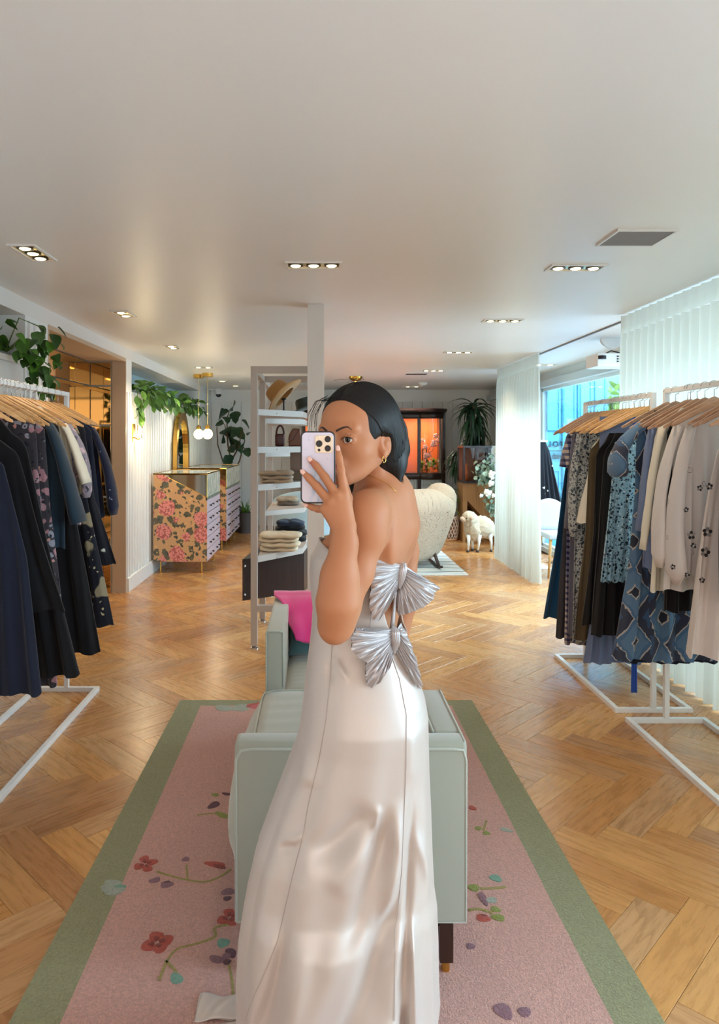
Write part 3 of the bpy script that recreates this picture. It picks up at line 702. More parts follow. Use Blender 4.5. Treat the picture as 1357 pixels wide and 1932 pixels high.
# --- patterns
def fabric(name, build, rough=.8, sheen=.2, bscale=500):
    t = NT(name); v = t.coord('Object'); c = build(t, v); t.set(color=c, rough=rough, sheen=sheen, spec=.2); t.bump(t.noise(v, bscale, 2), .1, .001); return t.m
def plain(name, c, rough=.8, var=.08, sheen=.2): return fabric(name, lambda t, v: t.mix(t.noise(v, 8, 3), srgb(*[int(x*(1-var)) for x in c]), srgb(*[int(min(255, x*(1+var))) for x in c])), rough, sheen)
black = plain('black_crepe', (17, 17, 21)); navy = plain('navy_cotton', (24, 30, 48)); tealnavy = plain('petrol_wool', (34, 52, 66)); tealdk = plain('teal_satin', (10, 62, 96), .55)
cream = plain('cream_cotton', (232, 222, 202), .8, .04); offw = plain('off_white_voile', (222, 212, 206), .8, .03); mush = plain('pinkish_white_cotton', (214, 200, 194), .8, .03)
grey = plain('slate_grey_cotton', (92, 90, 104)); olive = plain('olive_brown_cotton', (84, 70, 50)); periw = plain('periwinkle_cotton', (112, 126, 160)); greyd = plain('charcoal_cotton', (52, 50, 58))
def floral(bg_, cols, sc=16, thr=.42):
    def f(t, v):
        c = srgb(*bg_)
        for i, (cc, s, th) in enumerate(cols):
            mp = t.n('ShaderNodeMapping'); t.l(v, mp.inputs[0]); mp.inputs['Location'].default_value = (i*3.1, i*1.7, i*.9)
            wv = t.n('ShaderNodeVectorMath'); wv.operation = 'ADD'; nz = t.n('ShaderNodeTexNoise'); t.l(mp.outputs[0], nz.inputs['Vector']); nz.inputs['Scale'].default_value = s*.8
            sc_ = t.n('ShaderNodeVectorMath'); sc_.operation = 'SCALE'; t.l(nz.outputs['Color'], sc_.inputs[0]); sc_.inputs['Scale'].default_value = 1.3/s
            t.l(mp.outputs[0], wv.inputs[0]); t.l(sc_.outputs[0], wv.inputs[1])
            d = t.vor(wv.outputs[0], s); k = t.ramp(d, [(th, (1, 1, 1)), (th+.04, (0, 0, 0))]); c = t.mix(k, c, srgb(*cc))
        return c
    return f
flor_pg = fabric('pink_grey_floral', floral((58, 54, 60), [((170, 124, 132), 15, .34), ((150, 148, 158), 19, .26), ((206, 150, 140), 26, .2), ((36, 36, 44), 30, .2)]))
flor_li = fabric('lilac_floral', floral((150, 140, 152), [((96, 92, 110), 16, .3), ((214, 180, 186), 20, .28), ((62, 60, 74), 26, .22)]))
flor_bw = fabric('black_white_floral', floral((176, 178, 176), [((58, 66, 76), 42, .36), ((84, 96, 110), 60, .3), ((28, 32, 40), 75, .24)]))
flor_blue = fabric('blue_sprig_pleated', floral((146, 184, 204), [((26, 38, 50), 44, .33), ((58, 82, 104), 62, .26), ((224, 232, 236), 40, .16)]))
navy_emb = fabric('navy_embroidered', floral((22, 28, 54), [((150, 158, 180), 24, .1), ((22, 28, 54), 40, .3)]))
navy_wf = fabric('navy_white_flower', floral((22, 24, 34), [((214, 216, 204), 9, .13), ((22, 24, 34), 30, .2)]))
gold_lf = fabric('navy_gold_leaf', floral((22, 24, 36), [((150, 138, 112), 6, .34), ((196, 186, 150), 24, .15)]))
def plaid_f(t, v):
    sx = t.n('ShaderNodeSeparateXYZ'); t.l(v, sx.inputs[0])
    def stripes(s, f, th): return t.math('GREATER_THAN', t.math('FRACT', t.math('MULTIPLY', s, f)), th)
    a = stripes(sx.outputs[0], 26, .55); b_ = stripes(sx.outputs[2], 26, .55)
    s_ = t.math('ADD', t.math('MULTIPLY', a, .5), t.math('MULTIPLY', b_, .5))
    return t.ramp(s_, [(0, srgb(188, 172, 158)), (.4, srgb(96, 94, 122)), (.9, srgb(30, 34, 74))], 'CONSTANT')
plaid = fabric('navy_plaid', plaid_f)
def ikat_f(t, v):
    # interlocking diamonds with feathered edges
    nz = t.noise(v, 26, 2, .6); sx = t.n('ShaderNodeSeparateXYZ'); t.l(v, sx.inputs[0])
    u = t.math('MULTIPLY', t.math('ADD', sx.outputs[0], t.math('MULTIPLY', nz, .02)), 7.0); w = t.math('MULTIPLY', t.math('ADD', sx.outputs[2], t.math('MULTIPLY', nz, .05)), 3.8)
    fu = t.math('ABSOLUTE', t.math('SUBTRACT', t.math('FRACT', u), .5)); row = t.math('MULTIPLY', t.math('FLOOR', u), .5)
    fw = t.math('ABSOLUTE', t.math('SUBTRACT', t.math('FRACT', t.math('ADD', w, row)), .5))
    d = t.math('ADD', fu, fw)
    return t.ramp(d, [(0, srgb(40, 46, 62)), (.13, srgb(186, 176, 168)), (.17, srgb(88, 118, 148)), (.43, srgb(72, 104, 138)), (.52, srgb(176, 168, 162)), (.56, srgb(52, 58, 76)), (.8, srgb(60, 84, 116))], 'CONSTANT')
ikat = fabric('blue_ikat', ikat_f)
def embr_f(t, v):
    c = srgb(216, 206, 202); d = t.vor(v, 13, rnd=.9); r = t.ramp(d, [(.0, (1, 1, 1)), (.05, (0, 0, 0)), (.13, (0, 0, 0)), (.145, (1, 1, 1)), (.175, (0, 0, 0))])
    return t.mix(r, c, srgb(70, 66, 72))
embr = fabric('white_circle_embroidery', embr_f)
tie_blue = plain('cobalt_ribbon', (44, 82, 170))
def garment(name, x, y, ztop, secs, mats, label, cat='dress', group=None, sleeves=(), t0=.014, t1=.026, folds=7, amp=.012, neck=True, seed=0, shear=0.0, group_=None, sm=None):
    """secs: list of (z below top, left half width, right half width). Hangs from z=ztop at rail position x, y."""
    rs = random.Random(seed); ph = rs.uniform(0, 6); ph2 = rs.uniform(0, 6)
    zs = [s[0] for s in secs]; ls = [s[1] for s in secs]; rs_ = [s[2] for s in secs]; zl = zs[-1]
    N = 96
    def fn(u, v):
        z = u**1.0*zl; l_, r_ = interp(z, zs, ls), interp(z, zs, rs_); a = 2*pi*v; c, s = cos(a), sin(a)
        w = r_ if c > 0 else l_; xx = w*(abs(c)**.75)*(1 if c > 0 else -1)
        tt = lerp(t0, t1, min(1, u*1.2)); f = min(1, max(0, (u-.12)*1.6))
        yy = tt*s*(abs(s)**-.3 if abs(s) > .02 else 1) + amp*f*sin(folds*xx/max(.1, (l_+r_))*2*pi + ph + .8*sin(u*3+ph2)) + amp*.4*f*sin(folds*2.3*xx/max(.1, l_+r_)*2*pi+ph2)
        zz = -z - (.02*(abs(c)**3)*(1-u) if u > 0 else .0)
        if u > .98: zz += .006*sin(folds*a+ph)
        return (xx + shear*z, yy, zz)
    m = MB().grid(fn, 30, N, wrapv=True)
    b0 = 29*N
    o = m.build(name, mats, smooth=True, loc=(x, y, ztop)); tag(o, label, cat, group)
    for (side, length, r0, r1, out, bend, endr) in sleeves:
        sw = ls[1] if side < 0 else rs_[1]
        pts = []; rr_ = []
        for i in range(12):
            q = i/11; pts.append((side*(sw-.02+out*q**.8 + bend*sin(q*pi)), -.004+.004*sin(q*5), -secs[1][0]-.015-length*q)); rr_.append(lerp(r0, r1, q)*(1 if q < .93 else endr)+.004*sin(q*18+ph)*.6)
        MB().tube(pts, rr_, 18, flat=.42).build('sleeve', sm or mats, o, smooth=True)
    return o
# ---- left rack: garments from the nearest to the farthest (right edges facing the aisle)
ZL = 1.80-.082-.035
HG = []
def LG(y, secs, mat, label, cat='dress', **k):
    HG.append((RL, y, 1.80, label, 'wooden hangers on the left rack'))
    return garment(k.pop('name', 'hanging_'+cat), RL, y, k.pop('z', ZL), secs, mat, label, cat, 'garments on the left rack', **k)
LG(2.96, [(0, .08, .08), (.10, .20, .20), (.5, .26, .30), (1.08, .32, .36)], navy, 'navy dress at the near end of the left rack, cut by the photo edge', seed=1, z=1.53)
LG(3.08, [(0, .09, .09), (.09, .20, .21), (.45, .26, .31), (.79, .36, .42)], black, 'black flared knee-length dress in front on the left rack', seed=2, z=1.56)
LG(3.19, [(0, .09, .09), (.09, .20, .20), (.5, .25, .29), (1.15, .36, .44)], black, 'long black pleated dress reaching lowest on the left rack', folds=9, amp=.016, seed=3, z=1.60)
LG(3.29, [(0, .08, .08), (.1, .20, .205), (.5, .22, .23), (1.31, .28, .31)], flor_pg, 'long dark dress with pink and grey floral print on the left rack', seed=4)
LG(3.37, [(0, .08, .08), (.1, .2, .215), (.5, .22, .24), (1.0, .26, .3)], flor_pg, 'shorter dark pink floral dress behind the long floral one on the left rack', seed=5)
LG(3.46, [(0, .08, .08), (.08, .20, .22), (.3, .25, .27), (.70, .26, .28)], tealnavy, 'petrol blue jacket with wide flared sleeves on the left rack', 'jacket', sleeves=((1, .48, .05, .085, .15, .0, 1.0),), seed=6)
LG(3.56, [(0, .09, .09), (.08, .20, .21), (.4, .24, .27), (1.24, .3, .42)], black, 'black midi dress beneath the petrol blue jacket', seed=7)
LG(3.65, [(0, .09, .09), (.08, .21, .225), (.3, .23, .25), (.55, .24, .26)], cream, 'cream cotton blouse with wide sleeves on the left rack', 'blouse', sleeves=((1, .30, .04, .062, .12, .0, 1.0),), seed=8)
LG(3.76, [(0, .08, .08), (.08, .2, .21), (.3, .22, .24), (.62, .24, .26)], flor_li, 'lilac and grey floral blouse with gathered cuffs on the left rack', 'blouse', sleeves=((1, .38, .04, .06, .10, .03, .6),), seed=9)
LG(3.86, [(0, .08, .08), (.09, .2, .215), (.5, .23, .26), (1.18, .32, .40)], gold_lf, 'navy dress with large gold leaf motifs on the left rack', seed=10)
LG(3.95, [(0, .08, .08), (.09, .2, .215), (.5, .23, .27), (.86, .30, .39)], navy_wf, 'black dress with white flower motifs on the left rack', seed=11)
LG(4.05, [(0, .08, .08), (.09, .2, .22), (.4, .22, .25), (.75, .25, .28)], navy, 'plain navy dress beside the balloon-sleeved one on the left rack', seed=12)
LG(4.14, [(0, .08, .08), (.09, .2, .215), (.4, .22, .25), (.62, .24, .27)], navy_emb, 'navy embroidered blouse with balloon sleeves at the far end of the left rack', 'blouse', sleeves=((1, .50, .04, .078, .13, .02, .55),), seed=13)
# ---- far right rack
G2 = 'garments on the near right rack'
ZR = 1.775-.082-.035
def RG(y, secs, mat, label, cat='dress', group='garments on the far right rack', z=ZR, **k):
    if cat not in ('ribbon', 'skirt'): HG.append((RR_, y, 1.775 if group != G2 else 1.785, label, 'wooden hangers on the far right rack' if group != G2 else 'wooden hangers on the near right rack'))
    return garment('hanging_'+cat, RR_, y, z, secs, mat, label, cat, group, **k)
RG(4.86, [(0, .04, .08), (.27, .155, .2), (.3, .165, .2), (.8, .23, .24), (1.36, .32, .3)], tealdk, 'long teal strapless dress at the far end of the far right rack', seed=21)
RG(4.80, [(0, .08, .08), (.4, .17, .2), (.7, .2, .2), (1.48, .25, .25)], greyd, 'long charcoal dress beside the teal dress', seed=22)
RG(4.73, [(0, .08, .08), (.09, .195, .2), (.5, .2, .21), (1.5, .22, .22)], plaid, 'long navy and tan checked shirt dress with short sleeves', sleeves=((-1, .22, .045, .06, .05, 0, 1.0),), seed=23)
RG(4.66, [(0, .08, .08), (.09, .195, .2), (.6, .2, .2), (1.42, .22, .22)], grey, 'slate grey long-sleeved dress between checked and floral dresses', sleeves=((-1, .62, .03, .026, .06, 0, 1.0),), seed=24)
RG(4.58, [(0, .08, .08), (.09, .19, .2), (.5, .2, .2), (1.44, .22, .22)], flor_bw, 'grey and black leaf-print dress with gathered sleeves', sleeves=((-1, .66, .04, .056, .05, .02, .55),), seed=25)
RG(4.50, [(0, .06, .08), (.09, .13, .15), (.25, .15, .18), (.58, .22, .22)], cream, 'cream sleeveless top on the far right rack', 'shirt', seed=26, z=1.57)
RG(4.43, [(0, .08, .08), (.1, .17, .19), (.6, .19, .2), (1.29, .27, .22)], olive, 'long olive brown dress with dark hem band on the far right rack', seed=27, z=1.56)
RG(4.34, [(0, .08, .08), (.1, .16, .19), (.6, .18, .2), (1.17, .25, .24)], black, 'long black velvet dress on the far right rack', seed=28, z=1.555, amp=.016)
RG(4.25, [(0, .08, .08), (.1, .15, .19), (.6, .18, .2), (1.21, .22, .28)], black, 'wide black dress whose hem shows under the pale blue pleated dress', seed=29, amp=.016, z=1.555)
RG(4.10, [(0, .06, .06), (.03, .15, .15), (.3, .17, .17), (.85, .23, .25)], flor_blue, 'pale blue pleated dress with small dark sprigs', seed=30, folds=22, amp=.010, z=1.545)
RG(4.39, [(1.0, .12, .12), (1.05, .14, .16), (1.52, .22, .2)], periw, 'periwinkle skirt hem peeping below the black dresses', 'skirt', seed=31)
RG(4.18, [(1.1, .01, .01), (1.2, .012, .012), (1.63, .02, .02)], tie_blue, 'cobalt blue ribbon tie hanging to the rack base', 'ribbon', seed=32, amp=.002, t0=.003, t1=.004)
# ---- near right rack
ZN = 1.785-.082-.035
RG(3.70, [(0, .07, .07), (.07, .20, .2), (.4, .21, .22), (.85, .24, .24), (1.28, .31, .30), (1.30, .32, .31)], ikat, 'blue ikat print dress with a puffed short sleeve', group=G2, z=ZN, seed=41, folds=6, amp=.02, t1=.036,
   sleeves=((-1, .26, .055, .105, .12, .04, .7),))
RG(3.58, [(0, .08, .08), (.08, .195, .2), (.4, .2, .21), (.80, .22, .22)], periw, 'periwinkle blue long-sleeved shirt on the near right rack', 'shirt', G2, ZN, seed=42, sleeves=((-1, .52, .035, .034, .07, 0, 1.0),))
RG(3.49, [(0, .08, .08), (.08, .19, .2), (.4, .2, .21), (.9, .23, .22)], cream, 'cream shirt between the periwinkle shirt and the white blouses', 'shirt', G2, ZN, seed=43, sleeves=((-1, .60, .035, .03, .10, 0, 1.0),))
RG(3.42, [(0, .08, .08), (.08, .18, .2), (.4, .19, .2), (.98, .20, .2)], black, 'black garment glimpsed between the cream and white blouses', 'shirt', G2, ZN, seed=44)
RG(3.34, [(0, .08, .08), (.08, .19, .2), (.4, .2, .21), (.86, .24, .22)], offw, 'sheer white blouse with small dots, behind the embroidered one', 'blouse', G2, ZN, seed=45, sleeves=((-1, .66, .035, .062, .09, .03, .4),))
RG(3.24, [(0, .08, .08), (.08, .18, .2), (.4, .2, .21), (.78, .22, .22)], embr, 'white blouse with circle embroidery down a long gathered sleeve', 'blouse', G2, ZN, seed=46, sleeves=((-1, .72, .038, .080, .07, .03, .35),))
wd_ = RG(3.08, [(0, .03, .03), (.16, .06, .06), (.18, .125, .15), (.35, .16, .2), (.7, .22, .24), (1.09, .27, .28)], mush, 'white strappy sundress with black flower embroidery, in front on the near right rack', group=G2, z=ZN, seed=47, folds=5, amp=.03, t1=.045)
RG(2.93, [(0, .08, .08), (.08, .2, .2), (.4, .2, .21), (.83, .2, .22)], black, 'black garment at the right photo edge on the near rack', 'shirt', G2, ZN, seed=48)
RG(3.79, [(.3, .1, .1), (.4, .14, .14), (1.34, .22, .28)], navy, 'dark blue dress behind the ikat dress with a dipping hem', group=G2, z=ZN, seed=50)
# embroidered flowers on the sundress
emb_b = plain('black_thread', (34, 32, 36)); emb_g = plain('grey_thread', (120, 112, 112))
for (px, py, s) in ((1322, 921, 1), (1340, 918, 1.15), (1296, 962, .9), (1306, 1010, 1.4), (1336, 1004, 1.6), (1332, 1042, 1.6), (1271, 1070, .9), (1298, 1085, .9), (1326, 1095, 1), (1310, 1030, 1.0)):
    q = P(px, py, 3.022)
    m = MB()
    for k in range(5):
        a = k*2*pi/5+px; r = .0085*s; m.ell((q.x+r*cos(a), q.y+.004, q.z+r*sin(a)), (.0052*s, .002, .0052*s), 8, 5, mi=k % 2)
    o = m.build('embroidered_flower', [emb_b, emb_g], smooth=True); o.parent = wd_; o.location = -Vector(wd_.location)
for sx in (-.07, .06):
    MB().tube([(sx*.5, -.03, .02), (sx*.8, -.035, -.08), (sx*1.1, -.035, -.2)], .004, 6, flat=.5).build('strap', mush, wd_, smooth=True)
def short(l):
    for k in (' on the left rack', ' on the far right rack', ' on the near right rack'): l = l.replace(k, '')
    w = l.split(); return ' '.join(w[:11])
used_y = {}
for (x, y, zr, lb, g) in HG:
    hanger(x, y-.004, zr, 'maple' if (x < 0 or (y > 3.9 and y < 4.62)) else 'beech', g, 'wooden hanger of the '+short(lb), rr.uniform(-.05, .05), 0); used_y.setdefault((x, zr), []).append(y)
def spare(x, zr, y0, y1, st, kind, g, lb):
    y = y0
    while y < y1:
        if min([abs(y-q) for q in used_y[(x, zr)]]+[9]) > .017: hanger(x, y, zr, kind(y), g, lb, rr.uniform(-.09, .09), rr.uniform(-.03, .03))
        y += st*rr.uniform(.85, 1.2)
spare(RL, 1.80, 2.90, 4.22, .085, lambda y: 'maple', 'wooden hangers on the left rack', 'spare pale wooden hanger with steel hook packed between the dark garments on the left rack')
spare(RR_, 1.775, 3.99, 4.90, .055, lambda y: 'maple' if y < 4.62 else 'beech', 'wooden hangers on the far right rack', 'spare wooden hanger packed in the tight bunch on the far right rack')
spare(RR_, 1.785, 2.76, 3.60, .10, lambda y: 'beech', 'wooden hangers on the near right rack', 'spare beech hanger between the white garments on the near right rack')
# ---- dark floral dress and white chair glimpsed past the far curtain
e = empty('small_rack', (2.60, 8.52, 0), 'slim white rack half hidden behind the far curtain, carrying a dark floral dress', 'clothes rack')
MB().bbox(-.012, .012, -.012, .012, 0, 1.5, .002).build('post', rack_white, e); MB().bbox(-.16, .16, -.16, .16, 0, .015, .004).build('base_plate', rack_white, e); MB().bbox(-.14, .16, -.010, .010, 1.5, 1.52, .002).build('hanging_rail', rack_white, e)
garment('hanging_dress', 2.66, 8.45, 1.50, [(0, .06, .06), (.08, .10, .10), (.35, .13, .16), (.78, .20, .27)], navy_wf, 'dark floral dress glimpsed beside the far curtain edge', 'dress', None, seed=60)
ch = empty('white_chair', (2.72, 8.05, 0), 'white side chair with wooden legs just past the far curtain', 'chair')
wl_w = wood_mat('light_beech_leg', srgb(206, 160, 96), srgb(190, 140, 80), srgb(216, 172, 110), .8, .4, axis=2)
chair_w = M('chair_white', (196, 200, 204), .5, .02)
MB().bbox(-.16, .14, -.2, .2, .42, .48, .02).build('seat', chair_w, ch, smooth=True)
o = MB().grid(lambda u, v: (lerp(-.16, .12, u), .2+.05*v, lerp(.48, .84, v)-.05*(2*u-1)**2*v), 10, 8).build('backrest', chair_w, ch, smooth=True); solidify(o, .03)
for (a, b_) in ((-.13, -.17), (.11, -.17), (-.13, .17), (.11, .17)): MB().tube([(a, b_, .42), (a*1.3, b_*1.25, 0)], [.018, .011], 10).build('leg', wl_w, ch, smooth=True)
# ================================================================ SHELVING UNIT
shelf_paint = M('shelf_greige_paint', (188, 178, 170), .45, .03)
un = empty('display_shelving', (-.25, 6.0, 0), 'tall greige open shelving unit behind the white column, stacked with hats, bags and folded clothes', 'shelving')
PX0, PX1 = -.483, -.02
for yv, nm in ((5.14, 0), (5.92, 1), (6.9, 2)):
    for x in (PX0, PX1-.045): put(MB().bbox(x, x+.048, yv, yv+.045, .025, 2.05, .002).build('post', shelf_paint), un); put(MB().lathe([(.03, 0), (.03, .008), (.01, .02), (.008, .03)], 16, (x+.024, yv+.022, 0)).build('levelling_foot', chrome, smooth=30), un)
    put(MB().bbox(PX0+.048, PX1-.045, yv, yv+.045, 2.0, 2.05, .002).build('top_bar', shelf_paint), un)
    put(MB().bbox(PX0+.048, PX1-.045, yv, yv+.045, .27, .315, .002).build('lower_bar', shelf_paint), un)
for x in (PX0, PX1-.045): put(MB().bbox(x+.004, x+.044, 5.185, 6.9, 2.0, 2.046, .002).build('side_rail', shelf_paint), un)
def shelf(z, y0, y1, t=.045, x1=-.115, sl=.42):
    put(MB().prism([(PX0+.05, y0), (x1, y0+sl), (x1+.03, y1), (PX0+.05, y1)], 2, z-t, z).build('shelf', shelf_paint), un)
shelf(1.74, 5.16, 5.9); shelf(1.465, 5.16, 5.9); shelf(1.19, 5.16, 5.9); shelf(.67, 5.16, 5.9)
shelf(1.70, 5.97, 6.88, sl=.3); shelf(1.42, 5.97, 6.88, sl=.3, x1=-.16); shelf(.92, 5.97, 6.88, .04, sl=.3); shelf(.60, 5.97, 6.88, .04, sl=.2)
for z in (1.71, 1.445, 1.165, .645):
    put(MB().ell((-.30, 5.245, z), (.004, .004, .004), 8, 6).build('screw', steel), un)
wenge = wood_mat('wenge', srgb(62, 36, 30), srgb(48, 28, 24), srgb(76, 48, 40), .6, .35, axis=2)
bx = empty('drawer_box', (-.34, 5.5, .315), 'dark wenge drawer box resting on the lower rails of the shelving unit', 'box')
o = MB().prism([(-.56+.34, 5.30-5.5), (-.105+.34, 5.62-5.5), (-.06+.34, 5.9-5.5), (-.50+.34, 5.9-5.5)], 2, 0, .31).build('box_body', wenge, bx)
for z in (.045, .26): MB().lathe([(.008, 0), (.009, .006), (.001, .008)], 12).build('stud', chrome, bx).location = (-.205, -.19, z); bx.children[-1].rotation_euler = (R(90), 0, R(35))
# ---- folded clothes, hats, bags
def folded(name, c, w, d, n, h, mat, label, group=None, seed=0):
    rs = random.Random(seed); e = empty(name, c, label, 'folded clothes', group); z = 0
    for i in range(n):
        ww, dd = w/2*rs.uniform(.9, 1.05), d/2*rs.uniform(.9, 1.02); hh = h*rs.uniform(.85, 1.2); ox = rs.uniform(-.012, .012); p_ = rs.uniform(0, 6)
        def fn(u, v, z=z, hh=hh, ww=ww, dd=dd, ox=ox, p_=p_):
            a = 2*pi*v; c_, s_ = cos(a), sin(a); k = (abs(c_)**6+abs(s_)**6)**(-1/6); ph = pi*u
            r = sin(ph)**.35; zz = z+hh/2-hh/2*cos(ph)*(1 if abs(cos(ph)) < 1 else 1)
            return (ox+c_*k*ww*r*(1+.02*sin(5*a+p_)), s_*k*dd*r*(1+.02*sin(4*a)), zz+.006*sin(c_*6+p_)*sin(ph/2)+.004*sin(s_*9+p_)*sin(ph/2))
        MB().grid(fn, 14, 40, wrapv=True).build('folded_layer', mat if not isinstance(mat, list) else mat[i % len(mat)], e, smooth=True); z += hh*.92
    return e
tan_c = plain('khaki_knit', (168, 150, 128)); taupe = plain('taupe_knit', (120, 106, 92)); ivory = plain('ivory_terry', (222, 206, 178)); denim = plain('indigo_denim', (40, 52, 76))
folded('folded_trousers', (-.30, 5.40, 1.19), .26, .2, 3, .028, [tan_c, tan_c, tan_c], 'folded khaki garments on the middle shelf of the unit', seed=1)
folded('folded_trousers', (-.27, 6.55, .92), .22, .22, 2, .036, [taupe, tan_c], 'folded taupe garments on the rear lower shelf', seed=3)
folded('folded_towels', (-.285, 5.44, .67), .31, .22, 4, .036, ivory, 'thick stack of folded ivory cotton on top of the drawer box', seed=4)
folded('folded_jeans', (-.24, 6.45, .60), .26, .26, 4, .05, [black, black, black, denim], 'stack of folded black and indigo garments behind the ivory stack', seed=5)
felt_tan = plain('tan_felt', (178, 132, 78), .9, .08, .5); felt_dk = plain('dark_green_felt', (58, 62, 56), .9, .08, .5); band = plain('brown_ribbon', (92, 58, 30))
def hat(loc, rot, mat, label, s=1.0):
    e = empty('felt_hat', loc, label, 'hat'); e.rotation_euler = rot; e.scale = (s, s, s)
    def brim(u, v):
        a = 2*pi*v; r = lerp(.088, .165, u); return (r*1.1*cos(a), r*.92*sin(a), .03*u*u*abs(sin(a))**2*1.0-.008*u*abs(cos(a)))
    o = MB().grid(brim, 8, 48, wrapv=True).build('brim', mat, e, smooth=True); solidify(o, .004)
    def crown(u, v):
        a = 2*pi*v; r = .088*(1-.16*u**2) if u < .8 else .088*.9*(1-((u-.8)/.2)**2)**.5
        z = .115*min(1, u/.85)**.9; dent = .03*math.exp(-(r*sin(a)/.028)**2)*max(0, (u-.6)/.4)
        pinch = 1-.12*max(0, cos(a))*max(0, u-.4)
        return (r*1.1*cos(a), r*.92*sin(a)*pinch, z-dent+(.004 if u < 1 else 0))
    MB().grid(crown, 22, 48, wrapv=True).build('crown', mat, e, smooth=True)
    MB().grid(lambda u, v: (.0898*1.1*cos(2*pi*v), .0898*.92*sin(2*pi*v), .004+.022*u), 3, 48, wrapv=True).build('hat_band', band, e, smooth=True)
    return e
def stand(loc, h, mat, label):
    e = empty('hat_stand', loc, label, 'hat stand'); MB().lathe([(.045, 0), (.045, .006), (.008, .012), (.007, h)], 20, caps=True).build('stem', mat, e, smooth=30); MB().ell((0, 0, h), (.02, .02, .01)).build('rest', mat, e, smooth=True); return e
stand((-.265, 5.62, 1.74), .10, black_plastic, 'black metal stand carrying the tan hat'); stand((-.14, 6.6, 1.70), .09, dark_metal, 'slim dark stand carrying the dark hat')
hat((-.262, 5.60, 1.855), (R(-8), R(-48), R(0)), felt_tan, 'tan felt fedora tilted on the top shelf', 1.04)
hat((-.10, 6.60, 1.80), (0, R(-16), 0), felt_dk, 'dark green felt hat on the top shelf behind the tan hat', .95)
leather = M('brown_leather', (110, 58, 34), .35, .12, 12, bump=.1); maroon = M('maroon_leather', (66, 22, 26), .35, .1, 12, bump=.1)
e = empty('leather_bag', (-.29, 5.62, 1.465), 'small maroon leather bag with looped handle on the second shelf', 'bag')
MB().bbox(-.045, .03, -.03, .03, 0, .10, .015).build('body', maroon, e, smooth=True)
MB().tube([(.0+.03*cos(a)-.005, 0, .095+.07*sin(a)) for a in np.linspace(0, pi, 12)], .008, 8).build('handle', maroon, e, smooth=True)
e = empty('leather_bag', (-.175, 5.66, 1.465), 'brown leather tote bag leaning on the second shelf beside the column', 'bag')
MB().prism([(-.055, 0), (.055, 0), (.04, .14), (-.02, .145), (-.05, .09)], 1, -.03, .03).build('body', leather, e); bevel(e.children[-1], .01, 3)
MB().tube([(-.05, -.03, .08), (-.06, -.035, .03), (-.02, -.034, .05), (.03, -.034, .13)], .005, 8, flat=.5).build('strap', leather, e, smooth=True)
e = empty('leather_bag', (-.17, 5.75, 1.19), 'flat taupe leather bag standing on the middle shelf', 'bag')
MB().bbox(-.05, .06, -.015, .015, .07, .27, .008).build('body', M('taupe_leather', (128, 108, 96), .4, .06), e); MB().bbox(-.05, .06, -.04, .05, 0, .07, .008).build('base', taupe, e)

# ================================================================ FLORAL CHESTS
def wallpaper():
    t = NT('hydrangea_paper'); v0 = t.coord('Object')
    sx = t.n('ShaderNodeSeparateXYZ'); t.l(v0, sx.inputs[0]); cb = t.n('ShaderNodeCombineXYZ'); t.l(t.math('ADD', sx.outputs[0], sx.outputs[1]), cb.inputs[0]); t.l(sx.outputs[2], cb.inputs[1]); v = cb.outputs[0]
    def warped(amt, s, loc):
        mp = t.n('ShaderNodeMapping'); t.l(v, mp.inputs[0]); mp.inputs['Location'].default_value = loc
        nz = t.n('ShaderNodeTexNoise'); t.l(mp.outputs[0], nz.inputs['Vector']); nz.inputs['Scale'].default_value = s
        sc = t.n('ShaderNodeVectorMath'); sc.operation = 'SCALE'; t.l(nz.outputs['Color'], sc.inputs[0]); sc.inputs['Scale'].default_value = amt
        ad = t.n('ShaderNodeVectorMath'); t.l(mp.outputs[0], ad.inputs[0]); t.l(sc.outputs[0], ad.inputs[1]); return ad.outputs[0]
    c = srgb(196, 150, 104)
    w1 = warped(.10, 11, (1, 2, 0))
    l1 = t.vor(w1, 11, rnd=1); c = t.mix(t.ramp(l1, [(.40, (1, 1, 1)), (.43, (0, 0, 0))]), c, srgb(92, 88, 70))
    l2 = t.vor(warped(.10, 13, (5, 3, 0)), 15); c = t.mix(t.ramp(l2, [(.27, (1, 1, 1)), (.3, (0, 0, 0))]), c, srgb(66, 70, 62))
    l3 = t.vor(warped(.08, 16, (8, 9, 0)), 19); c = t.mix(t.ramp(l3, [(.18, (1, 1, 1)), (.22, (0, 0, 0))]), c, srgb(212, 164, 104))
    h = t.vor(warped(.06, 12, (2.37, 4.12, 0)), 4.4, rnd=.6); hm = t.ramp(h, [(.40, (1, 1, 1)), (.42, (0, 0, 0))])
    pt = t.vor(v, 46); pc = t.ramp(pt, [(.0, srgb(160, 66, 66)), (.16, srgb(214, 120, 112)), (.45, srgb(228, 148, 138)), (.62, srgb(170, 88, 80))])
    c = t.mix(hm, c, pc); t.set(color=c, rough=.38, coat=.25); return t.m
paper = wallpaper()
lilac = M('lilac_grey_paint', (206, 190, 202), .4, .03); sage = M('sage_trim', (128, 136, 122), .4, .03); knob_m = M('dark_knob', (60, 52, 46), .3, 0, metal=.6)
t = NT('swirl_marbled_paper'); v = t.coord(); t.set(color=t.ramp(t.wave(v, 6, 9, 3), [(.2, srgb(186, 196, 178)), (.5, srgb(240, 238, 226)), (.62, srgb(214, 200, 168)), (.8, srgb(238, 238, 230))]), rough=.3, coat=.3); marbled = t.m
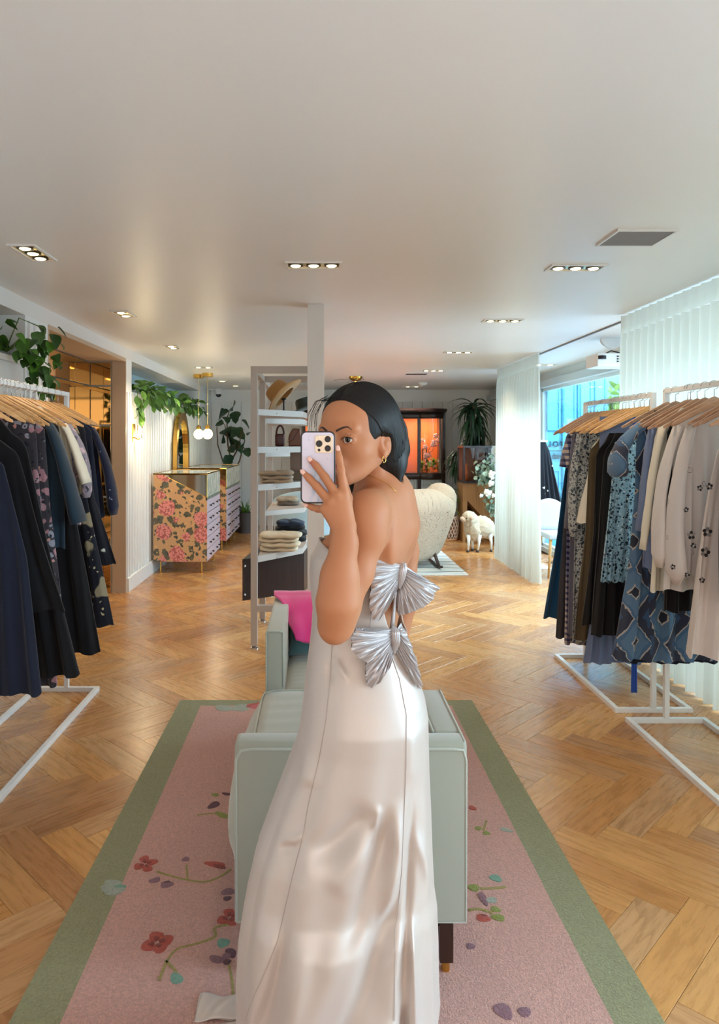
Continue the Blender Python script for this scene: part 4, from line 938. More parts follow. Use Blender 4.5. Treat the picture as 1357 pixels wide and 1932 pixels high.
def chest(y0, y1, label, ncol):
    L = y1-y0; X0, X1 = -1.865, -1.255; Dp = X1-X0; H0, H1, LEG = .14, 1.145, .135
    e = empty('floral_chest', ((X0+X1)/2, (y0+y1)/2, 0), label, 'chest of drawers')
    hx, hy = Dp/2, L/2
    side = [(-hx, H0), (hx, H0), (hx, .865), (-hx+.10, H1-.015), (-hx, H1-.015)]
    for s in (-1, 1): MB().prism(side, 1, s*hy-.012 if s > 0 else -hy, hy if s > 0 else -hy+.012).build('side_panel', paper, e)
    MB().box(-hx+.004, hx-.018, -hy+.013, hy-.013, H0+.003, .845).build('carcase', lilac, e)
    MB().box(-hx, -hx+.012, -hy+.012, hy-.012, .845, H1-.015).build('back_panel', paper, e)
    tri = [(hx, .875), (hx, H1-.02), (-hx+.11, H1-.02)]
    for s in (-1, 1): MB().prism(tri, 1, s*hy-.008 if s > 0 else -hy+.002, hy-.002 if s > 0 else -hy+.008).build('side_glass', mirror_mat('vitrine_glass', (190, 186, 176), .05), e)
    for s in (-1, 1):
        yv = s*(hy-.004); MB().tube([(hx, yv, .87), (-hx+.10, yv, H1-.012), (hx, yv, H1-.012), (hx, yv, .87)], .006, 6).build('brass_edge', brass, e)
    MB().box(-hx, hx, -hy, hy, H1-.012, H1-.004).build('glass_top', M('pale_glass_top', (206, 222, 218), .08, 0, spec=.9), e)
    for (a0, a1, b0, b1) in ((-hx, hx, -hy, -hy+.012), (-hx, hx, hy-.012, hy), (-hx, -hx+.012, -hy, hy), (hx-.012, hx, -hy, hy)): MB().box(a0, a1, b0, b1, H1-.014, H1).build('brass_edge', brass, e)
    n = ncol; w = L/n
    MB().box(hx-.016, hx-.004, -hy+.012, hy-.012, .865, H1-.015).build('marbled_backing', marbled, e)
    for i in range(n):
        d = MB().bbox(hx-.008, hx+.006, -hy+i*w+.008, -hy+(i+1)*w-.008, .885, H1-.02, .003).build('marbled_drawer', marbled, e)
    MB().box(hx-.012, hx+.006, -hy, hy, .845, .87).build('sage_trim', sage, e)
    rows = [(.70, .84), (.56, .69), (.42, .55), (.28, .41), (.145, .27)]
    for (z0, z1) in rows:
        for i in range(n):
            ya, yb = -hy+i*w+.006, -hy+(i+1)*w-.006
            d = MB().bbox(hx-.02, hx+.005, ya, yb, z0, z1, .004).build('drawer', lilac, e)
            for q in (.3, .7): MB().lathe([(.006, 0), (.006, .012), (.014, .018), (.012, .026), (.001, .028)], 10).build('knob', knob_m, d, smooth=30, loc=(hx+.005, lerp(ya, yb, q), (z0+z1)/2)).rotation_euler = (0, R(90), 0)
    nl = 2 if n < 3 else 4
    for i in range(nl):
        for x in (-hx+.07, hx-.07):
            yv = lerp(-hy+.06, hy-.06, i/(nl-1)); MB().lathe([(.018, 0), (.018, .008), (.008, .014), (.008, H0)], 14, (x, yv, 0)).build('brass_leg', brass, e, smooth=30)
    return e
chest(8.07, 9.12, 'pink hydrangea-papered chest of lilac drawers, the nearer one', 2)
chest(9.78, 11.4, 'pink hydrangea-papered chest of lilac drawers, the farther and longer one', 4)
# arched gilt mirror on the left wall
gm = empty('arched_mirror', (XL+.03, 9.7, 1.0), 'tall pointed gilt-framed mirror on the batten wall behind the floral chests', 'mirror')
def arch(w, zt, n=14):
    pts = [(-w, -.95)]
    pts += [(-w, z) for z in np.linspace(-.6, .35, 6)]
    for i in range(n): a = i/(n-1); pts.append((-w*cos(a*pi/2), .35+(zt-.35)*sin(a*pi/2)**.9))
    pts += [(-p[0], p[1]) for p in pts[::-1][1:]]
    return pts
op = arch(.46, .93); ip = arch(.37, .80)
m = MB(); n = len(op); vs = [(0, a, b_) for a, b_ in op]+[(.05, a, b_) for a, b_ in op]+[(.05, a, b_) for a, b_ in ip]+[(.0, a, b_) for a, b_ in ip]; fs = []
for i in range(n-1):
    for k in range(4): fs.append((k*n+i, k*n+i+1, ((k+1) % 4)*n+i+1, ((k+1) % 4)*n+i))
m.add(vs, fs).build('gilt_frame', brass, gm)
m = MB(); m.prism(ip, 0, .0, .012).build('mirror_glass', mirror_clear, gm)

# ================================================================ PLANTS
def leaf_mat(name, c1, c2, rough=.4):
    t = NT(name); oi = t.n('ShaderNodeObjectInfo'); v = t.coord(); f = t.math('ADD', t.math('MULTIPLY', oi.outputs['Random'], .7), t.math('MULTIPLY', t.noise(v, 30, 2), .3))
    c = t.ramp(f, [(.1, srgb(*c1)), (.8, srgb(*c2))]); t.set(color=c, rough=rough, spec=.4); 
    return t.m
lf_pothos = leaf_mat('pothos_leaf', (28, 58, 30), (84, 130, 44)); lf_far = leaf_mat('planter_leaf', (40, 74, 36), (104, 150, 62)); lf_fig = leaf_mat('fig_leaf', (34, 58, 44), (64, 92, 62)); lf_drac = leaf_mat('dracaena_leaf', (18, 44, 32), (44, 82, 52)); lf_fern = leaf_mat('fern_leaf', (60, 110, 48), (124, 166, 66)); lf_euc = leaf_mat('eucalyptus_leaf', (104, 134, 116), (168, 190, 168), .6)
stemm = M('brown_stem', (110, 84, 60), .6, .1); vine_m = M('green_stem', (92, 120, 60), .5, .1)
def leaf_proto(shape, mat, L=1.0, cup=.15, droop=.25, n=8):
    wf = {'heart': lambda u: .42*(sin(pi*min(1, u**.62)))**.8*(1-.1*u), 'strap': lambda u: .055*(sin(pi*min(1, u**.5*.98+.02)))**.6+.004, 'fiddle': lambda u: .36*(sin(pi*u**1.25))**.7*(1-.28*math.exp(-((u-.38)/.13)**2)),
          'oval': lambda u: .28*sin(pi*u)**.8, 'round': lambda u: .4*sin(pi*u)**.6}[shape]
    def fn(u, v):
        s = 2*v-1; w = wf(u); return (u*L, s*w*L, (-droop*u*u + cup*abs(s)*w*2)*L + .01*sin(u*20)*abs(s)*L)
    m = MB().grid(fn, n, 5); return m
def leaves(plant, name, mb, mat, specs, origin=None):
    first = None
    for (p, yaw, pitch, roll, s) in specs:
        if first is None: first = mb.build(name, mat, plant, smooth=True); o = first
        else: o = first.copy(); COL.objects.link(o)
        o.parent = plant; o.location = Vector(p)-plant.location; o.rotation_euler = (roll, pitch, yaw); o.scale = (s, s, s)
rp = random.Random(5)
# near-left pothos
pp = empty('trailing_pothos', (XL-.1, 4.2, 2.05), 'trailing pothos with glossy leaves spilling from the near-left wall planter above the rack', 'plant')
specs = []
for i in range(70):
    y = rp.uniform(3.6, 4.6); specs.append(((XL+rp.uniform(-.28, .03), y, 2.07+rp.uniform(-.02, .16)), rp.uniform(-1.7, 1.7), rp.uniform(-.3, .9), rp.uniform(-.8, .8), rp.uniform(.06, .10)))
for (px, py, d) in ((80, 640, 4.5), (70, 655, 4.4), (60, 665, 4.4), (75, 672, 4.45), (58, 690, 4.4), (50, 680, 4.4), (66, 700, 4.4), (84, 690, 4.45), (95, 645, 4.5), (88, 655, 4.5), (68, 725, 4.4), (92, 720, 4.45), (90, 706, 4.4), (45, 650, 4.4), (34, 660, 4.3), (112, 682, 4.5), (52, 672, 4.4), (78, 705, 4.45), (60, 640, 4.4), (40, 640, 4.35), (100, 630, 4.5), (70, 625, 4.45), (82, 735, 4.4), (74, 682, 4.4), (62, 710, 4.4), (48, 664, 4.35)):
    q = P(px, py, d); specs.append(((max(q.x, XL+.03), d, q.z), rp.uniform(-1.9, -.3), rp.uniform(.5, 1.3), rp.uniform(-.6, .6), rp.uniform(.075, .115)))
specs += [(Vector(s_[0])+Vector((rp.uniform(-.02, .05), rp.uniform(-.07, .07), rp.uniform(-.06, .06))), s_[1]+.8, s_[2]-.3, s_[3], s_[4]*.8) for s_ in specs[-26:]]
leaves(pp, 'leaf', leaf_proto('heart', lf_pothos), lf_pothos, specs)
for k in range(4):
    a = P([50, 66, 84, 70][k], [640, 650, 645, 600][k], 4.45); b_ = P([60, 70, 92, 85][k], [700, 728, 738, 640][k], 4.42)
    put(MB().tube([(XL-.05, 4.45, 2.06), (XL+.04, 4.45, a.z), ((a.x+b_.x)/2+.02, 4.44, (a.z+b_.z)/2), b_], .004, 6).build('vine_stem', vine_m, smooth=True), pp)
put(MB().bbox(XL-.34, XL-.02, 3.4, 4.62, 2.03, 2.06, .004).build('planter_box', M('planter_grey', (120, 124, 120), .6, .05)), pp)
# far planter
pp = empty('planter_greenery', (XL-.1, 9.4, 2.03), 'long row of leafy greenery in the wall planter above the floral chests', 'plant')
specs = []
for i in range(270):
    y = 7.35+(rp.random()**1.0)*4.1; low = rp.random() < .35
    specs.append(((XL+rp.uniform(-.2, .05) if not low else XL+rp.uniform(.02, .09), y, 2.04+(rp.uniform(0, .13) if not low else rp.uniform(-.10, .03))), rp.uniform(-1.9, 1.7), rp.uniform(-.9, .9) if not low else rp.uniform(.4, 1.3), rp.uniform(-1, 1), rp.uniform(.08, .15)))
for i in range(14): specs.append(((XL+.05, 7.36+rp.uniform(-.05, .15), 1.98-i*.017), rp.uniform(-1.6, 0), rp.uniform(.6, 1.4), 0, rp.uniform(.08, .12)))
leaves(pp, 'leaf', leaf_proto('oval', lf_far, cup=.1, droop=.35), lf_far, specs)
put(MB().bbox(XL-.34, XL-.02, 7.34, 11.45, 2.021, 2.045, .004).build('planter_box', M('planter_grey2', (130, 134, 128), .6, .05)), pp)
put(MB().tube([(XL+.04, 7.38, 2.04), (XL+.05, 7.36, 1.9), (XL+.045, 7.38, 1.78), (XL+.02, 7.34, 1.74)], .004, 6).build('vine_stem', vine_m, smooth=True), pp)
# fiddle leaf fig
pot_d = M('dark_grey_pot', (86, 80, 80), .6, .08)
def pot(loc, r, h, mat, par, taper=.8):
    return put(MB().lathe([(r*taper, 0), (r, h), (r*.9, h), (r*.88, h-.03), (.001, h-.03)], 28, loc).build('pot', mat, smooth=40), par)
FX, FY = -1.46, 12.0
fg = empty('fiddle_leaf_fig', (FX, FY, 0), 'fiddle-leaf fig with big dark leaves behind the farther floral chest', 'plant'); pot((FX, FY, 0), .2, .4, pot_d, fg)
br = [[(435, 985), (433, 905), (436, 870), (424, 800)], [(433, 905), (424, 880), (411, 840), (409, 806)], [(433, 905), (452, 870), (462, 830)], [(436, 870), (430, 840), (428, 790), (433, 775)], [(436, 870), (450, 845), (457, 812)]]
for b_ in br: put(MB().tube([P(x, y, FY) for x, y in b_], [.016, .012, .01, .007][:len(b_)], 8).build('branch', stemm, smooth=True), fg)
specs = []
for (px, py, s) in ((433, 776, .34), (440, 775, .30), (407, 802, .22), (445, 800, .28), (452, 808, .26), (428, 815, .28), (436, 825, .34), (440, 835, .3), (420, 818, .22), (432, 848, .28), (446, 852, .3), (452, 842, .34), (462, 830, .34), (468, 822, .26), (466, 845, .26), (440, 860, .26), (456, 858, .24), (430, 800, .22), (448, 822, .22), (470, 810, .22)):
    q = P(px, py, FY+rp.uniform(-.15, .15)); specs.append((q, rp.uniform(-2.6, -.5), rp.uniform(-1.3, .9), rp.uniform(-1.2, 1.2), s))
leaves(fg, 'leaf', leaf_proto('fiddle', lf_fig, cup=.2, droop=.2, n=12), lf_fig, specs)
sp = empty('potted_succulent', (-1.20, 11.75, 0), 'grey ribbed pot with small green plant at the end of the floral chests', 'plant'); pot((-1.20, 11.75, 0), .15, .34, pot_d, sp, .7)
leaves(sp, 'leaf', leaf_proto('strap', lf_fern, droop=.1), lf_fern, [((-1.20+rp.uniform(-.05, .05), 11.75+rp.uniform(-.05, .05), .3), rp.uniform(0, 6.28), -rp.uniform(.6, 1.4), 0, rp.uniform(.16, .3)) for i in range(22)])
# dracaena
DX, DY = 2.46, 11.4
dr = empty('dracaena_plant', (DX, DY, 0), 'tall dracaena with drooping dark strap leaves in the back corner', 'plant'); pot((DX, DY, 0), .2, .35, pot_d, dr)
put(MB().tube([(DX, DY, .3), (DX+.05, DY, 1.2), (DX+.05, DY, 2.1)], [.035, .03, .018], 8).build('cane', stemm, smooth=True), dr)
put(MB().tube([(DX, DY, .3), (DX-.18, DY-.1, 1.0), (DX-.2, DY-.1, 1.35)], [.03, .025, .018], 8).build('cane', stemm, smooth=True), dr)
specs = []
for i in range(150):
    a = rp.uniform(0, 6.28); h = rp.uniform(1.35, 2.12); specs.append(((DX+.05+.02*cos(a), DY+.02*sin(a), h), a, rp.uniform(.1, 1.0) if h < 1.95 else rp.uniform(-.7, .5), 0, rp.uniform(.36, .48)))
for i in range(60):
    a = rp.uniform(0, 6.28); h = rp.uniform(1.1, 1.38); specs.append(((DX-.2+.02*cos(a), DY-.1+.02*sin(a), h), a, rp.uniform(.0, .9), 0, rp.uniform(.28, .4)))
def strapfn(u, v):
    s = 2*v-1; w = .06*(sin(pi*min(1, u**.6)))**.7+.003; return (u*(1-.25*u), s*w, .15*u-.75*u*u+abs(s)*w*.6)
leaves(dr, 'leaf', MB().grid(strapfn, 9, 3), lf_drac, specs)
# fern in dark pot on woven basket stand
bk = empty('woven_basket', (1.93, 10.95, 0), 'large white woven rattan basket beside the toy sheep', 'basket')
cane = M('white_rattan', (226, 206, 190), .6, .06); tanrim = M('tan_rattan', (190, 140, 96), .6, .06)
m = MB()
for k in range(26):
    for sg in (-1, 1):
        pts = [( .23*cos(2*pi*(k/26)+sg*z*2.2)*(1+.06*sin(pi*z/.42)), .23*sin(2*pi*(k/26)+sg*z*2.2)*(1+.06*sin(pi*z/.42)), .03+z) for z in np.linspace(0, .32, 9)]
        m.tube(pts, .0085, 5, flat=.5)
o = m.build('lattice', cane, bk, smooth=True); o['kind'] = 'stuff'
MB().lathe([(.215, .02), (.238, .18), (.22, .36), (.17, .36), (.17, .02)], 32).build('liner', M('brown_liner', (120, 84, 62), .7, .1), bk, smooth=40)
for z in (.02, .355): MB().lathe([(.23, z-.018), (.245, z), (.23, z+.018), (.215, z), (.23, z-.018)], 32, caps=False).build('rim', tanrim if z < .1 else cane, bk, smooth=True)
fp = empty('potted_fern', (1.93, 10.95, .36), 'bright green fern in a grey pot standing on the woven basket', 'plant')
put(MB().lathe([(.15, .0), (.19, .16), (.17, .16), (.001, .14)], 28, (1.93, 10.95, .375)).build('pot', M('mottled_grey_pot', (112, 124, 132), .5, .2, 30), smooth=40), fp)
specs = []
for i in range(130):
    a = rp.uniform(0, 6.28); specs.append(((1.93+rp.uniform(-.08, .08), 10.95+rp.uniform(-.08, .08), .50+rp.uniform(0, .22)), a, -rp.uniform(.0, 1.2), 0, rp.uniform(.2, .42)))
leaves(fp, 'frond', MB().grid(strapfn, 8, 3), lf_fern, specs)
# ================================================================ LIT CABINET
mahog = wood_mat('dark_mahogany', srgb(52, 30, 28), srgb(40, 24, 24), srgb(66, 40, 34), .5, .3, axis=2, coat=.2)
t = NT('orange_lacquer'); v = t.coord(); t.set(color=t.mix(t.noise(v, 4, 4), srgb(226, 112, 48), srgb(206, 92, 50)), rough=.5); orange = t.m
cab = empty('display_cabinet', (.98, 12.3, 0), 'dark mahogany display cabinet lit orange inside with curved glass doors on the back wall', 'cabinet')
cx0, cx1 = -.25, 2.18; cy0, cy1 = 12.15, 12.72
def cb_(n, x0, x1, y0, y1, z0, z1, mat=mahog, b=.006): return put(MB().bbox(x0, x1, y0, y1, z0, z1, b).build(n, mat), cab)
cb_('plinth', cx0, cx1, cy0, cy1, 0, .1); cb_('back_panel', cx0, cx1, cy1-.03, cy1, .1, 2.0, orange)
cb_('side_panel', cx0, cx0+.04, cy0, cy1-.03, .1, 2.0); cb_('side_panel', cx1-.04, cx1, cy0, cy1-.03, .1, 2.0)
cb_('cabinet_floor', cx0+.04, cx1-.04, cy0+.04, cy1-.03, .94, .97); cb_('cabinet_top', cx0+.04, cx1-.04, cy0+.04, cy1-.03, 1.97, 2.0)
stiles = [cx0+.02, .36, .60, 1.36, 1.72, cx1-.02] 
bays = [(cx0+.02, .38, 'bow'), (.38, .96, 'flat'), (.96, 1.74, 'flat'), (1.74, cx1-.02, 'bow')]
def bow(x0, x1, z0, z1, d, t_, mat, name, par=None, off=0):
    def fn(u, v):
        a = 2*pi*v; x = lerp(x0, x1, u); yb = cy0-.0-d*sin(pi*u)**.8+off; return (x, yb+(t_/2)*cos(a)*1.4, lerp(z0, z1, .5)+(z1-z0)/2*max(-1, min(1, 1.4*sin(a))))
    return put(MB().grid(fn, 18, 12, wrapv=True).build(name, mat, smooth=40), cab)
for (x0, x1, k) in bays:
    d = .10 if k == 'bow' else 0.0
    for (z0, z1, n_) in ((1.90, 2.0, 'top_rail'), (.86, .97, 'mid_rail'), (.1, .16, 'bottom_rail')): bow(x0, x1, z0, z1, d, .04, mahog, n_)
    def gl(u, v, x0=x0, x1=x1, d=d): return (lerp(x0+.02, x1-.02, u), cy0-d*sin(pi*u)**.8+.006, lerp(.97, 1.90, v))
    put(MB().grid(gl, 12, 2).build('glass_door', clear_glass, smooth=True), cab)
    def pl(u, v, x0=x0, x1=x1, d=d): return (lerp(x0+.02, x1-.02, u), cy0-d*sin(pi*u)**.8+.012+.006*sin(u*110), lerp(.16, .86, v))
    put(MB().grid(pl, 150, 3).build('pleated_lining', M('pale_blue_lining', (192, 206, 214), .7, .04), smooth=True), cab)
for x in (cx0+.02, .38, .96, 1.74, cx1-.02): cb_('stile', x-.028, x+.028, cy0-.02, cy0+.03, .1, 2.0)
for (x0, x1, k) in bays:
    bow(x0-.03, x1+.03, 2.0, 2.07, .12 if k == 'bow' else .02, .10, mahog, 'cornice', off=-.03)
cb_('cornice_cap', cx0-.03, cx1+.03, cy0-.06, cy1, 2.03, 2.065)
for (x0, x1, k) in bays:
    l = bpy.data.lights.new('cabinet_light', 'AREA'); l.size = .4; l.size_y = .1; l.shape = 'RECTANGLE'; l.energy = 7; l.color = (1, .72, .42)
    lo = bpy.data.objects.new('cabinet_light', l); COL.objects.link(lo); lo.location = ((x0+x1)/2, cy0+.22, 1.955)
# floral arrangements inside
petal_p = M('pink_petal', (236, 170, 176), .6, .08); petal_w = M('white_petal', (238, 230, 222), .6, .05); yel = M('yellow_centre', (230, 196, 90), .6, .05)
def blossom(par, c, r, mat, face=(0, -1, 0), n=5):
    m = MB(); c = Vector(c); 
    for k in range(n):
        a = 2*pi*k/n; m.ell(c+Vector((r*.6*cos(a), 0, r*.6*sin(a))), (r*.45, r*.18, r*.45), 8, 5)
    o = put(m.build('blossom', mat, smooth=True), par); put(MB().ell(c+Vector((0, -r*.2, 0)), (r*.2, r*.15, r*.2), 8, 5).build('blossom_centre', yel, smooth=True), par)
glv = glass_mat('vase_glass', (.82, .92, .97), .02, rf=.9)
rq = random.Random(9)
def arrangement(x, label, tall=True, seed=1):
    rs = random.Random(seed); e = empty('flower_arrangement', (x, 12.42, .97), label, 'flower arrangement')
    put(MB().lathe([(.05, 0), (.055, .02), (.045, .3), (.05, .42)], 20, (x-.10, 12.40, .97), caps=False).build('glass_vase', glv, smooth=True), e)
    for k in range(3):
        pts = [Vector((x-.1, 12.4, 1.2))]; 
        for j in range(5): pts.append(pts[-1]+Vector((rs.uniform(-.08, .14), rs.uniform(-.03, .02), rs.uniform(.04, .13))))
        put(MB().tube(pts, .006, 6).build('twig', stemm, smooth=True), e)
        for p in pts[1:]:
            if rs.random() < .8: blossom(e, p+Vector((rs.uniform(-.04, .04), -.04, 0)), rs.uniform(.03, .05), petal_p)
    sps = []
    for i in range(60): sps.append(((x+rs.uniform(-.2, .2), 12.42+rs.uniform(-.1, .08), .985+rs.uniform(0, .18)), rs.uniform(0, 6.28), -rs.uniform(0, 1.2), 0, rs.uniform(.07, .13)))
    leaves(e, 'leaf', leaf_proto('oval', lf_fern), [lf_fern, lf_drac][seed % 2], sps)
    for i in range(7): blossom(e, (x+rs.uniform(-.18, .18), 12.33, 1.02+rs.uniform(0, .16)), .022, [petal_w, yel, petal_p][i % 3])
arrangement(1.30, 'blossom branches in a glass vase behind the left visible cabinet door', seed=1)
arrangement(1.97, 'pink blossom garland over green foliage behind the curved right cabinet door', seed=2)
arrangement(.05, 'flowers behind the left curved cabinet door, glimpsed beside the column', seed=3)
arrangement(.62, 'flowers in the cabinet hidden behind the woman\'s head', seed=4)

# ================================================================ WING CHAIR, FAR RUG
t = NT('cream_shearling'); v = t.coord(); t.set(color=t.mix(t.noise(v, 18, 4, .7), srgb(244, 232, 210), srgb(230, 212, 186)), rough=.95, sheen=.6); t.bump(t.noise(v, 60, 5, .75), .9, .02); shear = t.m
wc = empty('shearling_rocker', (1.10, 8.7, 0), 'cream shearling wingback rocking chair with dark wooden rockers, seen from behind', 'armchair')
def shell(u, v):
    a = (2*u-1); h = v; wid = lerp(.22, .385, h**.8)*(1+.0*abs(a)); top = .80-.075*math.exp(-((abs(a)-.70)/.16)**2)+.06*math.exp(-((abs(a)-.93)/.1)**2)
    z = lerp(.27, top, h); x = wid*sin(a*1.45)/sin(1.45); y = -.30+.52*(1-cos(a*1.45))*(.8) - .14*h*(1-abs(a))+.10*(1-h)
    return (x+.0, y, z)
o = MB().grid(shell, 48, 24).build('wing_back', shear, wc, smooth=True); solidify(o, .075, 1); subsurf(o, 2)
tx = bpy.data.textures.new('shag', 'CLOUDS'); tx.noise_scale = .025; tx.noise_depth = 2
dm = o.modifiers.new('shag', 'DISPLACE'); dm.texture = tx; dm.strength = .005; dm.mid_level = .5; dm.texture_coords = 'LOCAL'
MB().grid(lambda u, v: (.38*(2*u-1)*(1-.15*abs(2*v-1)), lerp(-.22, .38, v), .40+.05*(1-(2*u-1)**4)*(1-(2*v-1)**4)), 16, 16).build('seat_cushion', shear, wc, smooth=True)
solidify(wc.children[-1], .16, 1)
dwood = wood_mat('dark_oak_leg', srgb(84, 66, 58), srgb(66, 52, 48), srgb(100, 82, 70), .6, .4, axis=2)
for s in (-1, 1):
    MB().tube([(s*.27, -.16, .27), (s*.33, -.34, .045)], [.024, .018], 10).build('leg', dwood, wc, smooth=True); MB().tube([(s*.2, .26, .27), (s*.31, .36, .045)], [.024, .018], 10).build('leg', dwood, wc, smooth=True)
    MB().tube([(s*.34, -.48, .055), (s*.335, -.36, .03), (s*.325, -.1, .018), (s*.32, .2, .022), (s*.31, .45, .05)], .016, 10, flat=1.0).build('rocker', dwood, wc, smooth=True)
# pale blue tub chair glimpsed through the shelves
tb = empty('pale_blue_tub_chair', (-.22, 10.2, 0), 'pale blue rounded chair glimpsed through the shelving unit', 'armchair')
pb = velvet('pale_blue_velvet', (168, 196, 212))
o = MB().grid(lambda u, v: (.42*sin((2*u-1)*1.5)*lerp(.85, 1, v), -.1-.32*cos((2*u-1)*1.5)+.3, lerp(.16, .80-.22*abs(2*u-1)**2, v)), 36, 12).build('tub_back', pb, tb, smooth=True); solidify(o, .08)
MB().bbox(-.33, .33, -.05, .5, .2, .42, .05).build('seat_cushion', pb, tb, smooth=True)
for (a, b_) in ((-.28, -.02), (.28, -.02), (-.28, .42), (.28, .42)): MB().tube([(a, b_, .2), (a*1.08, b_, 0)], [.02, .012], 10).build('leg', dwood, tb, smooth=True)
t = NT('white_blue_flatweave'); v = t.coord(); f = t.noise(v, 1.6, 4, .7, 1.5); sx = t.n('ShaderNodeMapping'); t.l(v, sx.inputs[0]); sx.inputs['Scale'].default_value = (1.2, 9, 1)
g = t.noise(sx.outputs[0], 2.4, 5, .7, .4); c = t.ramp(g, [(.3, srgb(150, 180, 200)), (.45, srgb(214, 226, 230)), (.7, srgb(234, 236, 232))])
w = t.wave(t.coord('Object', (1, 1.6, 1)), .9, 5, 2, 'Y'); c = t.mix(t.ramp(w, [(.955, (0, 0, 0)), (.985, (1, 1, 1))]), c, srgb(60, 84, 104))
t.set(color=c, rough=.8); t.bump(t.noise(v, 200), .3, .003)
fr = MB().bbox(-.5, 1.70, 7.98, 10.6, .0005, .010, .003).build('far_rug', t.m); tag(fr, 'white and pale blue patterned rug under the shearling chair', 'rug')

# ================================================================ VITRINE, FLOWERS, SHEEP
vt = empty('corner_vitrine', (2.36, 10.75, 0), 'small dark glass-fronted vitrine on a tan pedestal in the back right corner', 'cabinet')
vx0, vx1, vy0, vy1 = 2.20, 2.56, 10.62, 11.05
tanw = wood_mat('tan_pedestal_wood', srgb(168, 124, 72), srgb(150, 108, 62), srgb(182, 138, 84), .5, .5, axis=2)
put(MB().prism([(vx0-.02, 0), (vx0+.02, 0), (vx0+.05, .62), (vx1-.02, .30), (vx1+.02, 0), (vx1+.06, 0), (vx1+.06, .88), (vx0-.02, .88)], 1, vy0+.02, vy1).build('pedestal', tanw), vt)
for (a0, a1, b0, b1, z0, z1) in ((vx0-.02, vx1+.06, vy0, vy1, .88, .91), (vx0-.02, vx1+.06, vy0, vy1, 1.41, 1.445), (vx0-.02, vx0+.01, vy0, vy0+.03, .91, 1.41), (vx0+.16, vx0+.185, vy0, vy0+.03, .91, 1.41), (vx1-.02, vx1+.02, vy0, vy0+.03, .91, 1.41), (vx0-.02, vx1+.06, vy1-.02, vy1, .91, 1.41)):
    put(MB().bbox(a0, a1, b0, b1, z0, z1, .004).build('frame', mahog), vt)
put(MB().box(vx0, vx1+.04, vy0+.012, vy0+.016, .91, 1.41).build('glass_front', clear_glass), vt)
put(MB().box(vx0, vx1+.04, vy1-.03, vy1-.022, .91, 1.41).build('lining', M('rust_lining', (150, 84, 58), .6, .1)), vt)
for (x, r, mt) in ((vx0+.06, .035, orange), (vx0+.28, .04, glv)):
    put(MB().lathe([(r, 0), (r*1.1, .12), (r*.5, .2), (r*.6, .26)], 18, (x, vy0+.16, .91)).build('ornament', mt, smooth=True), vt)
pt = empty('painted_panel', (2.72, 10.6, 0), 'pale blue painted canvas standing beside the vitrine behind white flowers', 'painting')
t = NT('sky_painting'); v = t.coord(); t.set(color=t.ramp(t.noise(v, 5, 4, .6), [(.35, srgb(168, 196, 214)), (.5, srgb(206, 216, 220)), (.68, srgb(208, 196, 158))]), rough=.6)
put(MB().bbox(2.60, 2.98, 10.62, 10.65, .9, 1.445, .003).build('canvas', t.m), pt); put(MB().bbox(2.62, 2.66, 10.65, 10.69, 0, 1.2, .003).bbox(2.90, 2.94, 10.65, 10.69, 0, 1.2, .003).build('easel_leg', tanw), pt)
fa = empty('white_rose_arrangement', (2.62, 10.3, 0), 'tall cascading arrangement of eucalyptus and white roses beside the far curtain', 'flower arrangement')
put(MB().lathe([(.10, 0), (.13, .3), (.09, .36), (.001, .34)], 24, (2.68, 10.3, 0)).build('urn', pot_d, smooth=40), fa)
put(MB().tube([(2.68, 10.3, .3), (2.66, 10.3, .8), (2.55, 10.3, 1.15)], [.02, .015, .008], 8).build('branch', stemm, smooth=True), fa)
specs = []
for i in range(260):
    u = rp.random(); cxp, czp, rdx = interp(u, [0, .35, .7, 1], [2.36, 2.50, 2.60, 2.55]), interp(u, [0, .35, .7, 1], [1.0, 1.16, .85, .45]), interp(u, [0, .35, .7, 1], [.10, .22, .20, .10])
    a = rp.uniform(0, 6.28); q = rp.random()**.5*rdx
    specs.append(((cxp+q*cos(a), 10.28+rp.uniform(-.12, .12), czp+q*sin(a)*1.1), rp.uniform(0, 6.28), rp.uniform(-1.4, 1.4), rp.uniform(-1, 1), rp.uniform(.055, .09)))
leaves(fa, 'leaf', leaf_proto('round', lf_euc), lf_euc, specs)
def rose(par, c, r):
    m = MB(); c = Vector(c)
    for k in range(9):
        a = k*2.4; q = r*.09*k; m.ell(c+Vector((q*cos(a), -r*.35*(1-k/9), q*sin(a))), (r*.45, r*.3, r*.45), 10, 6)
    put(m.build('rose', petal_w, smooth=True), par)
for (px, py, r) in ((927, 894, .055), (926, 912, .05), (921, 930, .055), (917, 928, .04), (908, 935, .03), (931, 935, .035), (929, 902, .03)): rose(fa, P(px, py, 10.14), r)
# sheep
t = NT('sheep_wool'); v = t.coord(); t.set(color=t.mix(t.noise(v, 16, 4, .7), srgb(236, 222, 196), srgb(206, 186, 152)), rough=.95, sheen=.6); t.bump(t.noise(v, 45, 5, .8), 1.0, .02); wool = t.m
felt_w = M('white_painted_leg', (228, 232, 230), .6, .03); hoofm = M('dark_hoof', (54, 50, 50), .6, .05)
from mathutils import noise as mn
def fluffy(m, c, r, n=36, k=22, amp=.016, fr=28, rot=None):
    b0 = len(m.v); m.ell(c, r, n, k, rot=rot); c = Vector(c)
    for i in range(b0, len(m.v)):
        p = Vector(m.v[i]); d = (p-c).normalized(); a = abs(mn.noise(p*fr))*2+.5*abs(mn.noise(p*fr*2.1)); m.v[i] = tuple(p+d*amp*(a-.4))
    return m
SX, SY = 2.19, 9.75
sh = empty('toy_sheep', (SX, SY, 0), 'life-size woolly toy sheep with white legs standing beside the basket', 'sheep', rz=0)
